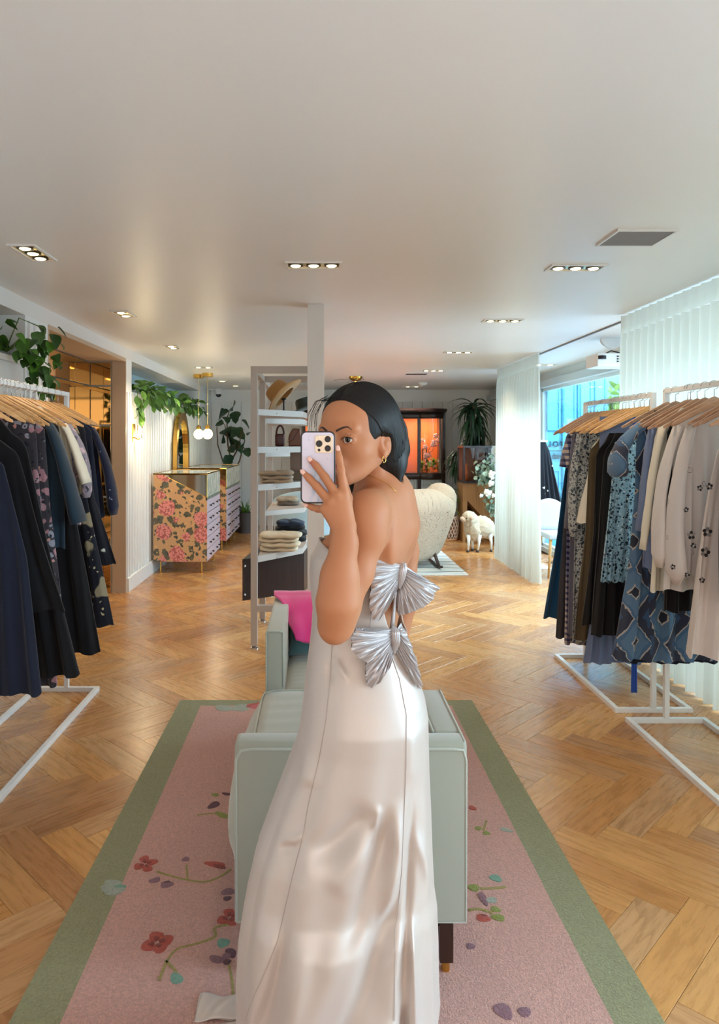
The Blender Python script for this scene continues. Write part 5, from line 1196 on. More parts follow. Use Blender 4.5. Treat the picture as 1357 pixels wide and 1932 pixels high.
def flu(name, *a, mat=wool, **k): return fluffy(MB(), *a, **k).build(name, mat, sh, smooth=True)
m = MB(); fluffy(m, (.05, .02, .33), (.185, .145, .15)); fluffy(m, (-.06, -.03, .31), (.12, .12, .16)); fluffy(m, (-.10, -.06, .44), (.10, .095, .11)); fluffy(m, (.16, .05, .30), (.10, .11, .13)); m.build('woolly_body', wool, sh, smooth=True)
m = MB(); fluffy(m, (-.13, -.08, .475), (.088, .08, .085), amp=.010); m.build('woolly_head', wool, sh, smooth=True)
m = MB(); m.ell((-.205, -.11, .45), (.055, .038, .036), 16, 10, rot=Matrix.Rotation(R(20), 3, 'Y')); m.build('face', M('sheep_face', (206, 182, 158), .8, .05), sh, smooth=True)
MB().ell((-.252, -.118, .436), (.014, .016, .013), 10, 8).build('nose', hoofm, sh, smooth=True)
for s in (-1, 1):
    MB().ell((-.175, -.09+s*.045-.02, .468), (.008, .006, .008), 8, 6).build('eye', black_plastic, sh, smooth=True)
    MB().ell((-.11, -.075+s*.085, .475), (.022, .045, .014), 12, 8, rot=Matrix.Rotation(R(-20*s), 3, 'X')).build('ear', M('sheep_ear', (176, 146, 122), .8, .05), sh, smooth=True)
for (x, y, fx) in ((-.13, -.09, -.01), (-.05, -.10+.14, .0), (.01, -.10, -.02), (.17, -.03, .02), ):
    back = x > .1
    pts = [(x, y, .24), (x+(.02 if back else -.004), y, .13), (x+fx, y, .03)]
    MB().tube(pts, [.034, .018, .015], 12).build('leg', felt_w, sh, smooth=True); MB().tube([(x+fx, y, .032), (x+fx-.006, y, 0)], [.016, .021], 12).build('hoof', hoofm, sh, smooth=True)
# tree outside the window
tr = empty('street_tree', (4.5, 10.8, 0), 'sunlit leafy tree outside the window, glimpsed above the far right rack', 'tree')
put(MB().tube([(4.55, 10.8, 0), (4.5, 10.8, 1.4), (4.4, 10.8, 1.9)], [.09, .07, .04], 10).build('trunk', stemm, smooth=True), tr)
lf_tree = leaf_mat('street_tree_leaf', (80, 120, 70), (190, 224, 120), .5)
specs = [((4.45+rp.gauss(0, .22), 10.8+rp.gauss(0, .2), 2.0+rp.gauss(0, .24)), rp.uniform(0, 6.28), rp.uniform(-1.4, 1.4), rp.uniform(-1.5, 1.5), rp.uniform(.10, .18)) for i in range(260)]
leaves(tr, 'leaf', leaf_proto('oval', lf_tree), lf_tree, specs)
# wall thermostat by the dracaena
e = empty('wall_speaker', (2.50, YB-.015, 2.12), 'small white box fixed high on the back wall beside the dracaena', 'wall box'); MB().bbox(-.06, .06, -.05, 0, -.08, .08, .006).build('housing', rack_white, e); MB().bbox(-.045, .045, -.054, -.049, -.06, .06, .002).build('grille', trimgrey, e)
# ================================================================ PERSON
class SDF:
    def __init__(s): s.pr = []
    def cone(s, a, b, ra, rb, k=.01, op='u', flat=None):
        a = np.array(a, float); b = np.array(b, float); s.pr.append(('c', a, b, ra, rb, k, op, (a+b)/2, np.linalg.norm(b-a)/2+max(ra, rb))); return s
    def chain(s, pts, rs, k=.01, op='u'):
        for i in range(len(pts)-1): s.cone(pts[i], pts[i+1], rs[i], rs[i+1], k, op)
        return s
    def ell(s, c, r, k=.01, op='u', rot=None):
        c = np.array(c, float); r = np.array(r, float); M_ = np.eye(3) if rot is None else np.array(rot, float)
        s.pr.append(('e', c, r, M_, 0, k, op, c, float(r.max()))); return s
    def ev(s, p, idx=None):
        d = None
        for q in (s.pr if idx is None else [s.pr[i] for i in idx]):
            k = q[5]; op = q[6]
            if q[0] == 'c':
                a, b, ra, rb = q[1:5]; ba = b-a; L2 = (ba*ba).sum() or 1e-9; pa = p-a
                t = np.clip((pa@ba)/L2, 0, 1); dd = np.sqrt(((pa-t[..., None]*ba)**2).sum(-1)) - (ra+(rb-ra)*t)
            else:
                c, r, M_ = q[1:4]; l = (p-c)@M_; k0 = np.sqrt(((l/r)**2).sum(-1))+1e-9; k1 = np.sqrt(((l/(r*r))**2).sum(-1))+1e-9; dd = k0*(k0-1)/k1
            if d is None: d = dd if op == 'u' else np.full(dd.shape, 1.0); continue
            if op == 'u': h = np.clip(.5+.5*(dd-d)/k, 0, 1); d = dd*(1-h)+d*h-k*h*(1-h)
            else: h = np.clip(.5-.5*(dd+d)/k, 0, 1); d = d*(1-h)-dd*h+k*h*(1-h)
        return np.full(p.shape[:-1], 1.0) if d is None else d
    def mesh(s, lo, hi, h):
        B = 12; lo = np.array(lo, float); n = np.ceil((np.array(hi)-lo)/h/B).astype(int); Rb = B*h*math.sqrt(3)/2
        g = np.stack(np.meshgrid(*[np.arange(m) for m in n], indexing='ij'), -1).reshape(-1, 3); ctr = lo+(g+.5)*B*h
        keep = np.abs(s.ev(ctr)) < Rb*2.2+.004; g = g[keep]; ctr = ctr[keep]
        C_ = np.array([q[7] for q in s.pr]); Q = np.array([q[8] for q in s.pr]); K = np.array([q[5] for q in s.pr])
        ax = np.arange(B+1); loc = np.stack(np.meshgrid(ax, ax, ax, indexing='ij'), -1)
        big = 1 << 12; keys = []; poss = []; edges = []
        for gb, cc in zip(g, ctr):
            idx = np.nonzero(np.linalg.norm(C_-cc, axis=1)-Q < 2.2*Rb+K+.004)[0]
            if len(idx) == 0: continue
            I = loc+gb*B; v = s.ev(lo+I*h, idx); sg = v < 0
            if sg.all() or not sg.any(): continue
            acc = np.zeros((B, B, B, 3)); cnt = np.zeros((B, B, B))
            for axx in range(3):
                o = [i for i in range(3) if i != axx]
                for da in (0, 1):
                    for db in (0, 1):
                        o0 = [0, 0, 0]; o0[o[0]] = da; o0[o[1]] = db; o1 = list(o0); o1[axx] = 1
                        f0 = v[o0[0]:o0[0]+B, o0[1]:o0[1]+B, o0[2]:o0[2]+B]; f1 = v[o1[0]:o1[0]+B, o1[1]:o1[1]+B, o1[2]:o1[2]+B]
                        c = (f0 < 0) != (f1 < 0); t = np.where(c, f0/np.where(c, f0-f1, 1), 0)
                        cnt += c
                        for q in range(3): acc[..., q] += np.where(c, o0[q] if q != axx else t, 0)
            act = cnt > 0; ii = np.argwhere(act); p = acc[act]/cnt[act][:, None]
            gi = ii+gb*B; keys.append((gi[:, 0]*big+gi[:, 1])*big+gi[:, 2]); poss.append(lo+(gi+p)*h)
            for axx in range(3):
                a0 = sg[:B, :B, :B]; sl = [slice(0, B)]*3; sl[axx] = slice(1, B+1); a1 = sg[tuple(sl)]
                e = np.argwhere(a0 != a1)
                if len(e): edges.append(np.concatenate([e+gb*B, np.full((len(e), 1), axx), a0[a0 != a1][:, None].astype(int)], 1))
        keys = np.concatenate(keys); poss = np.concatenate(poss); od = np.argsort(keys); keys = keys[od]; poss = poss[od]
        E = np.concatenate(edges); F_ = []
        for axx in range(3):
            e = E[E[:, 3] == axx]; o = [(axx+1) % 3, (axx+2) % 3]; q = []
            for (da, db) in ((1, 1), (0, 1), (0, 0), (1, 0)):
                c = e[:, :3].copy(); c[:, o[0]] -= da; c[:, o[1]] -= db
                kk = (c[:, 0]*big+c[:, 1])*big+c[:, 2]; j = np.clip(np.searchsorted(keys, kk), 0, len(keys)-1); q.append(np.where(keys[j] == kk, j, -1))
            q = np.stack(q, 1); ok = (q >= 0).all(1); q = q[ok]; sg_ = e[ok, 4]
            F_.append(np.where(sg_[:, None] == 1, q, q[:, ::-1]))
        return poss, np.concatenate(F_)
def sdf_obj(name, sd, lo, hi, h, mat, parent, extra=None, sm=1):
    V, Fc = sd.mesh(lo, hi, h)
    for _ in range(sm):      # light laplacian smoothing
        acc = np.zeros_like(V); cn = np.zeros(len(V))
        for a in range(4):
            b = (a+1) % 4
            np.add.at(acc, Fc[:, a], V[Fc[:, b]]); np.add.at(cn, Fc[:, a], 1); np.add.at(acc, Fc[:, b], V[Fc[:, a]]); np.add.at(cn, Fc[:, b], 1)
        V = V*.5+.5*acc/np.maximum(cn, 1)[:, None]
    me = bpy.data.meshes.new(name); nv = len(V)
    me.vertices.add(nv); me.vertices.foreach_set('co', V.astype(np.float32).ravel())
    me.loops.add(len(Fc)*4); me.loops.foreach_set('vertex_index', Fc.astype(np.int32).ravel())
    me.polygons.add(len(Fc)); me.polygons.foreach_set('loop_start', np.arange(0, len(Fc)*4, 4, dtype=np.int32)); 
    me.polygons.foreach_set('use_smooth', np.ones(len(Fc), dtype=bool)); me.update(calc_edges=True); me.validate()
    me.materials.append(mat)
    o = bpy.data.objects.new(name, me); COL.objects.link(o)
    if parent: o.parent = parent; o.location = -parent.location
    return o, V
PERS = empty('person', (.10, 1.62, 0), 'woman in a backless pale satin gown with bows taking a mirror selfie beside the sofa', 'person')
def pw(o): o.parent = PERS; o.location = o.location-PERS.location; return o
# --- skin
t = NT('skin'); v = t.coord(); f = t.noise(v, 7, 3); g = t.noise(v, 320, 2)
c = t.mix(f, srgb(178, 116, 80), srgb(190, 130, 94))
la = t.n('ShaderNodeAttribute'); la.attribute_name = 'lip'; c = t.mix(la.outputs['Fac'], c, srgb(176, 96, 88))
t.set(color=c, rough=.52, spec=.3, sss=.18); t.b.inputs['Subsurface Radius'].default_value = (.012, .005, .003); t.b.inputs['Subsurface Scale'].default_value = .6
t.bump(g, .05, .0006); skin = t.m
# --- head frame
TH = R(37); HC = np.array([.0885, 1.60, 1.502]); hf = np.array([-sin(TH), -cos(TH), 0.0]); hl = np.array([cos(TH), -sin(TH), 0.0]); hu = np.array([0, 0, 1.0])
pt_ = R(3); hf, hu = hf*cos(pt_)+hu*sin(pt_), hu*cos(pt_)-hf*sin(pt_)
def H(x, y, z): return HC+hl*x+hf*y+hu*z
HR = np.stack([hl, hf, hu], 1)
bl = np.array([.33, .944, 0]); bf = np.array([-.944, .33, 0]); bz = np.array([0, 0, 1.0]); BR = np.stack([bl, bf, bz], 1)
BR /= np.linalg.norm(BR, axis=0)
def A(px, py, d): return np.array(P(px, py, d))
sk = SDF()
# torso
sk.ell((.128, 1.655, 1.285), (.142, .080, .10), .03, rot=BR).ell((.112, 1.65, 1.19), (.125, .092, .12), .04, rot=BR).ell((.098, 1.64, 1.06), (.102, .080, .15), .05, rot=BR).ell((.105, 1.63, .90), (.15, .115, .14), .06, rot=BR)
shn = A(694, 966, 1.515); shf = np.array([.205, 1.80, 1.348])
sk.cone(shn, np.array([.165, 1.66, 1.345]), .040, .048, .03).cone(np.array([.165, 1.66, 1.345]), shf, .048, .042, .03)
for s_, q in ((-1, .06), (1, .06)): sk.ell(np.array([.112, 1.655, 1.235])+bl*s_*.058+bf*.054, (.044, .046, .050), .025, rot=BR)
# shoulder blades, spine furrow
for s_ in (-1, 1): sk.ell(np.array([.128, 1.655, 1.285])+bl*s_*.072-bf*.066, (.042, .018, .062), .03, rot=BR)
sk.chain([np.array([.150, 1.64, 1.37])-bf*.095, np.array([.125, 1.655, 1.27])-bf*.098, np.array([.112, 1.65, 1.16])-bf*.108, np.array([.10, 1.64, 1.05])-bf*.098], [.008, .010, .012, .014], .022, 's')
# neck
nb = np.array([.152, 1.655, 1.375])
sk.cone(H(.004, -.046, -.03), nb+np.array([.004, 0, 0]), .043, .050, .012).cone(nb, np.array([.155, 1.66, 1.31]), .062, .08, .04)
sk.cone(H(.040, -.03, -.04), np.array([.125, 1.61, 1.352]), .012, .010, .02)         # sternomastoid
sk.cone(nb+bl*-.02-bf*.02, shn+np.array([.01, .02, .012]), .040, .026, .03)             # trapezius, near side
sk.cone(nb+bl*.02-bf*.02, shf+np.array([-.01, -.02, .01]), .038, .026, .03)
sk.cone(A(664, 1050, 1.60), shf, .02, .02, .02) if 0 else None
# near arm
k_ = .016
sk.chain([shn, A(690, 1012, 1.505), A(672, 1080, 1.485), A(650, 1148, 1.462), A(637, 1172, 1.43)], [.045, .041, .0345, .030, .032], .018)
sk.ell(A(690, 985, 1.495), (.042, .04, .052), .02)
sk.chain([A(634, 1178, 1.43), A(638, 1135, 1.412), A(641, 1085, 1.41), A(650, 1025, 1.415), A(649, 1000, 1.418)], [.029, .0375, .0315, .0215, .0205], .03)
sk.ell(A(629, 1190, 1.435), (.017, .018, .02), .03)
# hand
W0 = A(649, 1000, 1.42); kn = dict(i=A(649, 933, 1.428), m=A(637, 937, 1.424), r=A(624, 949, 1.423), p=A(614, 960, 1.428))
wr_ = dict(i=A(657, 990, 1.424), m=A(652, 992, 1.42), r=A(645, 992, 1.42), p=A(636, 988, 1.424))
for q in 'imrp': sk.cone(wr_[q], kn[q], .0155, .0115, .010)
sk.ell(A(643, 968, 1.427), (.020, .012, .028), .012)
fing = dict(i=([kn['i'], A(644, 888, 1.430), A(640, 864, 1.436), A(638, 848, 1.441)], [.0098, .0078, .0070, .0054]),
    m=([kn['m'], A(613, 900, 1.434), A(597, 879, 1.442), A(586, 868, 1.446)], [.0100, .0084, .0074, .0058]),
    r=([kn['r'], A(598, 918, 1.434), A(583, 902, 1.442), A(573, 892, 1.446)], [.0100, .0084, .0073, .0057]),
    p=([kn['p'], A(600, 960, 1.448), A(589, 957, 1.458), A(579, 953, 1.463)], [.0095, .0075, .0066, .0052]),
    t=([A(652, 978, 1.435), A(655, 940, 1.468), A(646, 905, 1.482), A(634, 893, 1.484)], [.0150, .0115, .0098, .0080]))
for q in 'imrpt': sk.chain(fing[q][0], fing[q][1], .0035)
for q in 'imr': sk.ell(kn[q]+np.array([0, -.004, .002]), (.008, .007, .009), .006)
# far arm, hanging
sk.chain([shf, np.array([.222, 1.82, 1.22]), np.array([.218, 1.80, 1.09]), np.array([.19, 1.78, .96]), np.array([.15, 1.80, .86])], [.042, .036, .031, .027, .020], .015)
sk.chain([np.array([.15, 1.80, .86]), np.array([.13, 1.81, .80])], [.022, .026], .012)
for j in range(4): sk.chain([np.array([.13-.012*j+.018, 1.81, .80]), np.array([.12-.014*j+.018, 1.812, .745]), np.array([.105-.012*j+.018, 1.81, .715])], [.010, .0085, .006], .003)
sk.chain([np.array([.115, 1.80, .835]), np.array([.085, 1.80, .80]), np.array([.075, 1.805, .765])], [.012, .010, .0075], .004)
# head
sk.ell(H(0, -.018, .040), (.073, .092, .080), .02, rot=HR).ell(H(0, .030, -.008), (.064, .064, .082), .02, rot=HR).ell(H(0, .028, .045), (.062, .062, .052), .02, rot=HR)
sk.ell(H(0, .045, -.060), (.046, .044, .034), .02, rot=HR).ell(H(0, .080, -.084), (.020, .016, .015), .02, rot=HR)
for s_ in (-1, 1):
    sk.cone(H(s_*.054, .002, -.042), H(s_*.022, .066, -.082), .013, .015, .018)
    sk.ell(H(s_*.042, .052, -.024), (.020, .020, .018), .030, rot=HR)
    sk.cone(H(s_*.012, .087, .022), H(s_*.042, .074, .023), .009, .009, .012)
    sk.ell(H(s_*.032, .098, .000), (.017, .014, .011), .014, 's', rot=HR)
    sk.ell(H(s_*.0325, .0765, -.001), (.0165, .0150, .0138), .005, rot=HR)           # lids over the eyeball
    sk.ell(H(s_*.0325, .090, -.002), (.0165, .0115, .0052), .002, 's', rot=HR)       # lid opening
    sk.ell(H(s_*.0325, .0755, -.001), (.0135, .0135, .0135), .001, 's', rot=HR)
sk.cone(H(0, .088, .018), H(0, .107, -.026), .0075, .0105, .010)
for s_ in (-1, 1): sk.ell(H(s_*.012, .098, -.030), (.008, .010, .007), .006, rot=HR)
sk.ell(H(0, .086, -.052), (.026, .012, .012), .012, rot=HR)
sk.ell(H(0, .0945, -.0535), (.021, .008, .0048), .004, rot=HR).ell(H(0, .0935, -.0625), (.018, .008, .0056), .004, rot=HR)
sk.ell(H(0, .104, -.058), (.029, .012, .0012), .002, 's', rot=HR)
for s_ in (-1, 1):   # ears
    er = HR @ np.array(Matrix.Rotation(R(30*s_), 3, 'Z')) @ np.array(Matrix.Rotation(R(-10), 3, 'X'))
    c0 = H(s_*.0705, -.005, -.005)
    sk.ell(c0, (.0075, .0165, .029), .005, rot=er)
    sk.ell(c0+hl*s_*.0075+hf*.003+hu*.004, (.006, .0095, .018), .004, 's', rot=er)
    sk.ell(c0+hl*s_*.004-hf*.001-hu*.002, (.004, .006, .008), .003, rot=er)
    sk.ell(H(s_*.073, -.002, -.031), (.006, .008, .009), .005, rot=HR)
body, BV = sdf_obj('body', sk, (-.10, 1.36, .62), (.34, 1.92, 1.66), .0021, skin, PERS)
lipd = (BV-HC)@HR
lm = np.exp(-((lipd[:, 0]/.021)**4+((lipd[:, 2]+.058)/.0095)**4))*(lipd[:, 1] > .08)
at = body.data.attributes.new('lip', 'FLOAT', 'POINT'); at.data.foreach_set('value', lm.astype(np.float32))
# legs and feet (inside the gown) joined to the same mesh
legs = MB()
for s_ in (-1, 1):
    hx_ = np.array([.105, 1.63, .86])+bl*s_*.075
    kx = np.array([.09, 1.62, .47])+bl*s_*.06; an = np.array([.11, 1.62, .09])+bl*s_*.05
    legs.tube([hx_, (hx_+kx)/2, kx, (kx*2+an)/3, an, an-np.array([0, 0, .05])], [.082, .070, .048, .050, .031, .033], 16)
    legs.tube([an-np.array([-.03, 0, .06]), an+bf*.06-np.array([0, 0, .068]), an+bf*.13-np.array([0, 0, .075])], [.026, .030, .018], 12, flat=.8)
lo_ = legs.build('legs', skin, smooth=True)
lo_.parent = PERS; lo_.location = -PERS.location
bm = bmesh.new(); bm.from_mesh(body.data); bm.from_mesh(lo_.data); bm.to_mesh(body.data); bm.free(); bpy.data.objects.remove(lo_)
# eyes, brows, lashes
t = NT('eyeball'); v = t.coord('Object'); sx = t.n('ShaderNodeVectorMath'); sx.operation = 'LENGTH'; mp = t.n('ShaderNodeMapping'); t.l(v, mp.inputs[0]); mp.inputs['Scale'].default_value = (1, 0, 1); t.l(mp.outputs[0], sx.inputs[0])
t.set(color=t.ramp(t.math('MULTIPLY', sx.outputs['Value'], 54), [(0, srgb(10, 8, 8)), (.15, srgb(12, 9, 8)), (.17, srgb(58, 38, 26)), (.34, srgb(34, 22, 16)), (.37, srgb(226, 214, 206))]), rough=.08, spec=.6); eye_m = t.m
gaze = Vector((-.015, -1.0, .02)).normalized()
hairm = None
for s_ in (-1, 1):
    e = MB().ell((0, 0, 0), (.0134, .0134, .0134), 24, 16).build('eye', eye_m, smooth=True); c = H(s_*.0325, .0755, -.001); e.location = Vector(c); pw(e)
    gd = (Vector(hf)*.75+gaze*.5).normalized(); e.rotation_euler = gd.to_track_quat('-Y', 'Z').to_euler()
t = NT('black_hair'); v = t.coord('Object', (260, 260, 9)); n1 = t.noise(v, 1, 4, .6)
t.set(color=t.ramp(n1, [(.3, srgb(9, 8, 9)), (.7, srgb(22, 18, 18))]), rough=.42, spec=.3); t.bump(n1, .5, .0015); hair_m = t.m
brow_m = M('brow_hair', (58, 38, 28), .7, .1, 60)
# surface projection helper: march along the head-forward ray to the body surface
def surf(p, dirn, n=60, step=.001):
    p = np.array(p, float)
    for _ in range(n):
        d = float(sk.ev(p[None])[0])
        if d < .0002: break
        p = p+dirn*max(d*.8, .0002)
    return p
for s_ in (-1, 1):
    pts = []; rs = []
    for i in range(12):
        u = i/11; x = s_*(.012+.044*u); z = .0165+.0095*sin(min(1, u*1.2)*pi*.55)-.007*max(0, u-.7)/.3
        p = surf(H(x, .125, z), -hf*.96-hl*s_*.28*u); pts.append(p); rs.append(lerp(.0027, .0006, u**1.6))
    pw(MB().tube(pts, rs, 8, flat=.45, upv=tuple(hf)).build('eyebrow', brow_m, smooth=True))
    pts = []
    for i in range(10):
        u = -1+2*i/9; p = np.array(H(s_*.0325+.0150*u, .0755+.0131*(1-.28*u*u)**.5, -.002+.0058*(1-u*u)**.6+.0012*s_*u)); pts.append(p+hf*.0010)
    pw(MB().tube(pts, [.0004]+[.0009]*8+[.0007], 6).build('eyelashes', brow_m, smooth=True))
# --- hair
hs = SDF()
hs.ell(H(0, -.020, .040), (.0845, .103, .0955), .02, rot=HR)
hs.ell(H(.0, -.055, -.01), (.078, .055, .085), .03, rot=HR)
hs.chain([H(.045, -.075, .02), A(746, 850, 1.635), A(748, 880, 1.62), A(754, 908, 1.605)], [.035, .028, .020, .006], .02)
hs.chain([H(.0, -.09, .0), A(742, 850, 1.69), A(750, 895, 1.67)], [.035, .03, .012], .02)
hs.ell(H(0, .105, -.016), (.073, .110, .086), .006, 's', rot=HR)
hs.ell(H(0, .052, -.085), (.11, .083, .085), .01, 's', rot=HR)
for s_ in (-1, 1): hs.ell(H(s_*.088, .006, -.028), (.036, .036, .046), .008, 's', rot=HR)
hs.cone(H(0, .12, .13), H(0, -.04, .137), .0035, .002, .008, 's')    # parting
hs.chain([H(-.07, -.02, .0), A(672, 885, 1.70), A(668, 925, 1.69), A(668, 985, 1.685)], [.028, .024, .024, .012], .02)
hair, HV = sdf_obj('hair', hs, (-.05, 1.45, 1.25), (.26, 1.80, 1.66), .0024, hair_m, PERS, sm=2)
# combed strands lying over the hair surface
def hgrad(p, e=.0015):
    q = p[:, None, :]+np.array([[e, 0, 0], [-e, 0, 0], [0, e, 0], [0, -e, 0], [0, 0, e], [0, 0, -e]])[None]
    d = hs.ev(q); return np.stack([d[:, 0]-d[:, 1], d[:, 2]-d[:, 3], d[:, 4]-d[:, 5]], 1)/(2*e)
ns = 760; rg = np.random.default_rng(3)
u0 = rg.random(ns); sd0 = np.where(rg.random(ns) < .72, 1.0, -1.0)
p = np.array([H(sd0[i]*(.003+.004*rg.random()), lerp(.085, -.105, u0[i]), lerp(.10, .125, min(1, u0[i]*2))-.05*max(0, u0[i]-.7)/.3) for i in range(ns)])
tgt = np.array([H(sd0[i]*lerp(.075, .03, u0[i]), lerp(-.028, -.11, u0[i]), lerp(.0, .02, u0[i])) for i in range(ns)])
tgt2 = np.array([(A(lerp(733, 768, u0[i]**.7*.6+.4*rg.random()), 905, 1.61+.04*u0[i]) if sd0[i] > 0 else H(-.05, -.09, -.08)) for i in range(ns)])
paths = []
for stp in range(44):
    for _ in range(2):
        dd = hs.ev(p); g = hgrad(p); g /= np.linalg.norm(g, axis=1)[:, None]+1e-9; p = p-g*(np.clip(dd, -.01, .01)[:, None]-.0004)
    paths.append(p.copy()); w = np.clip((stp-16)/10, 0, 1); T2 = tgt*(1-w)+tgt2*w
    v_ = T2-p; L = np.linalg.norm(v_, axis=1)[:, None]; v_ = v_/(L+1e-9); v_ -= g*(v_*g).sum(1)[:, None]; p = p+v_*np.minimum(.0065, L*.6)
paths = np.array(paths); cb = MB()
for i in range(ns):
    r0 = .0010+.0007*rg.random(); cb.tube([Vector(q) for q in paths[::2, i]], [r0*.5]+[r0]*20+[r0*.3], 5, caps=False)
cbo = pw(cb.build('combed_strands', hair_m, smooth=True)); cbo['kind'] = 'stuff'
# loose strands and flyaways
st = MB(); rs = random.Random(4)
for i in range(10):
    a = rs.uniform(-.35, .35); x0 = -.02-rs.random()*.03
    p0 = H(x0, .055, .098+rs.uniform(-.01, .004)); pts = [p0, H(x0-.020, .072+rs.uniform(-.005, .012), .085), H(x0-.036+rs.uniform(-.005, .003), .072+rs.uniform(-.004, .012), .055), H(x0-.042, .066+rs.uniform(-.004, .008), rs.uniform(.01, .03))]
    st.tube([Vector(p) for p in pts], [.0007, .0006, .0005, .0003], 5)
for i in range(60):
    z0 = rs.uniform(0, 1); p0 = H(.062+.018*z0, -.02-.03*z0, .05-.02*z0); p1 = A(735+20*z0+rs.uniform(-3, 3), 860, 1.60+.02*rs.random()); p2 = A(744+16*z0+rs.uniform(-4, 4), 905+rs.uniform(-8, 12), 1.60+.01*rs.random())
    st.tube([Vector(p0), Vector((p0+p1)/2)+Vector((.006, -.006, 0)), Vector(p1), Vector(p2)], [.0016, .0018, .0016, .0004], 5)
for i in range(5):
    a = rs.uniform(-1, 1); p0 = H(.02*a, .03-.05*rs.random(), .130); st.tube([Vector(p0), Vector(p0)+Vector((rs.uniform(-.02, .02), 0, .008)), Vector(p0)+Vector((rs.uniform(-.045, .03), 0, .004))], .0003, 4)
sto = pw(st.build('loose_strands', hair_m, smooth=True)); sto['kind'] = 'stuff'
# nails
nail_m = M('pink_nail', (232, 186, 172), .25, 0, coat=.4)
for q in 'imrp':
    a, b = fing[q][0][-2], fing[q][0][-1]; dr_ = (b-a)/np.linalg.norm(b-a); n_ = np.array([0, -1.0, 0]); n_ = n_-dr_*(n_@dr_); n_ /= np.linalg.norm(n_); sd_ = np.cross(dr_, n_)
    r = fing[q][1][-1]; RM = Matrix((Vector(dr_), Vector(sd_), Vector(n_))).transposed()
    pw(MB().ell(Vector(b+n_*r*.78+dr_*.001), (.0072, r*.82, .0018), 14, 8, rot=RM).build('fingernail', nail_m, smooth=True))
# jewellery
gold = M('gold', (226, 182, 104), .18, 0, metal=1.0)
ec = H(.076, .004, -.040)
ear = pw(MB().tube([Vector(ec)+Vector(hf)*.007*cos(a)+Vector(hu)*.007*sin(a) for a in np.linspace(0, 2*pi, 20)], .0012, 6).build('hoop_earring', gold, smooth=True))
pw(MB().ell(Vector(H(.079, -.006, -.030)), (.0018, .0018, .0018)).build('stud_earring', gold, smooth=True))
pts = [surf(A(x, y, 1.40), np.array([0, 1.0, 0])) for x, y in ((706, 906), (720, 909), (735, 915), (747, 922), (756, 930), (765, 940))]
pw(MB().tube([p-np.array([-.0005, .0012, 0]) for p in pts], .0008, 6).build('necklace', gold, smooth=True))
# ================================================================ GOWN
def satin(name, c, rough=.34, metal=.25):
    t = NT(name); v = t.coord(); c = srgb(*c); t.set(color=c, rough=rough, metal=metal, spec=.5, sheen=.25, aniso=.3); t.bump(t.noise(v, 900, 2), .04, .0005); return t.m
sat = satin('oyster_satin', (200, 186, 178), .42, .22); sat_b = satin('oyster_satin_bow', (186, 178, 178), .30, .45)
rows = [(1004, 606, 783, .125, 1.652), (1022, 599, 781, .128, 1.652), (1047, 586, 780, .128, 1.65), (1078, 583.5, 777, .125, 1.65), (1110, 586, 773, .12, 1.648), (1145, 590, 770, .112, 1.645), (1180, 588, 767, .110, 1.643), (1210, 585, 768, .113, 1.64),
    (1240, 581, 776, .122, 1.635), (1280, 576, 790, .138, 1.63), (1310, 573, 800, .148, 1.625), (1345, 569, 806, .155, 1.62), (1390, 561, 807, .158, 1.62), (1447, 539, 808, .16, 1.615), (1519, 511, 811, .163, 1.61), (1594, 483, 813, .17, 1.60), (1658, 468, 815, .18, 1.60),
    (1698, 461, 821, .185, 1.59), (1757, 452, 823, .195, 1.59), (1837, 448, 824, .205, 1.59), (1877, 450, 826, .21, 1.59), (1920, 448, 820, .22, 1.59), (1990, 436, 822, .235, 1.59), (2060, 410, 835, .26, 1.595)]
rz = []; rxl = []; rxr = []; rdp = []; rcy = []
for (py, l_, r_, dp, cy) in rows:
    rz.append(CH-(py-VY)/F*cy); rxl.append((l_-VX)/F*cy); rxr.append((r_-VX)/F*cy); rdp.append(dp); rcy.append(cy)
rz.append(.012); rxl.append(-.33); rxr.append(.31); rdp.append(.28); rcy.append(1.60)
rzn = -np.array(rz)
def ri(z, arr): return float(np.interp(-z, rzn, arr))
ridges = [ # polyline px,py ; width px ; height (metres, towards the viewer side)
    ([(698, 1450), (640, 1510), (575, 1560)], 17, -.013), ([(704, 1452), (696, 1500)], 5, .005), ([(735, 1440), (736, 1530), (722, 1610), (700, 1680)], 8, .012), ([(724, 1452), (706, 1540), (668, 1640), (640, 1700)], 13, -.012),
    ([(752, 1560), (722, 1650), (680, 1760), (620, 1880), (590, 1960)], 17, -.020), ([(724, 1790), (702, 1870), (680, 1960)], 11, .012), ([(640, 1640), (600, 1760), (560, 1900)], 22, .012),
    ([(766, 1400), (757, 1620), (742, 1757), (742, 1960)], 8, -.018), ([(768, 1500), (794, 1582), (814, 1668), (822, 1720)], 8, .010), ([(757, 1640), (767, 1757), (780, 1960)], 8, .014), ([(790, 1640), (796, 1780), (800, 1960)], 12, -.010),
    ([(576, 1508), (540, 1540)], 5, .006), ([(560, 1530), (530, 1556)], 5, -.005), ([(552, 1646), (520, 1777), (470, 1930)], 9, -.010), ([(530, 1640), (496, 1790), (452, 1930)], 12, .010), ([(590, 1650), (556, 1790), (520, 1950)], 12, .008),
    ([(770, 1320), (767, 1450)], 12, .006), ([(560, 1380), (590, 1440)], 14, .006), ([(627, 1213), (655, 1255)], 4, .004), ([(618, 1220), (624, 1262)], 5, -.004), ([(560, 1360), (548, 1420), (560, 1470)], 10, -.006),
    ([(740, 1780), (741, 1960)], 6, -.018), ([(620, 1600), (650, 1560), (690, 1500)], 14, .006)]
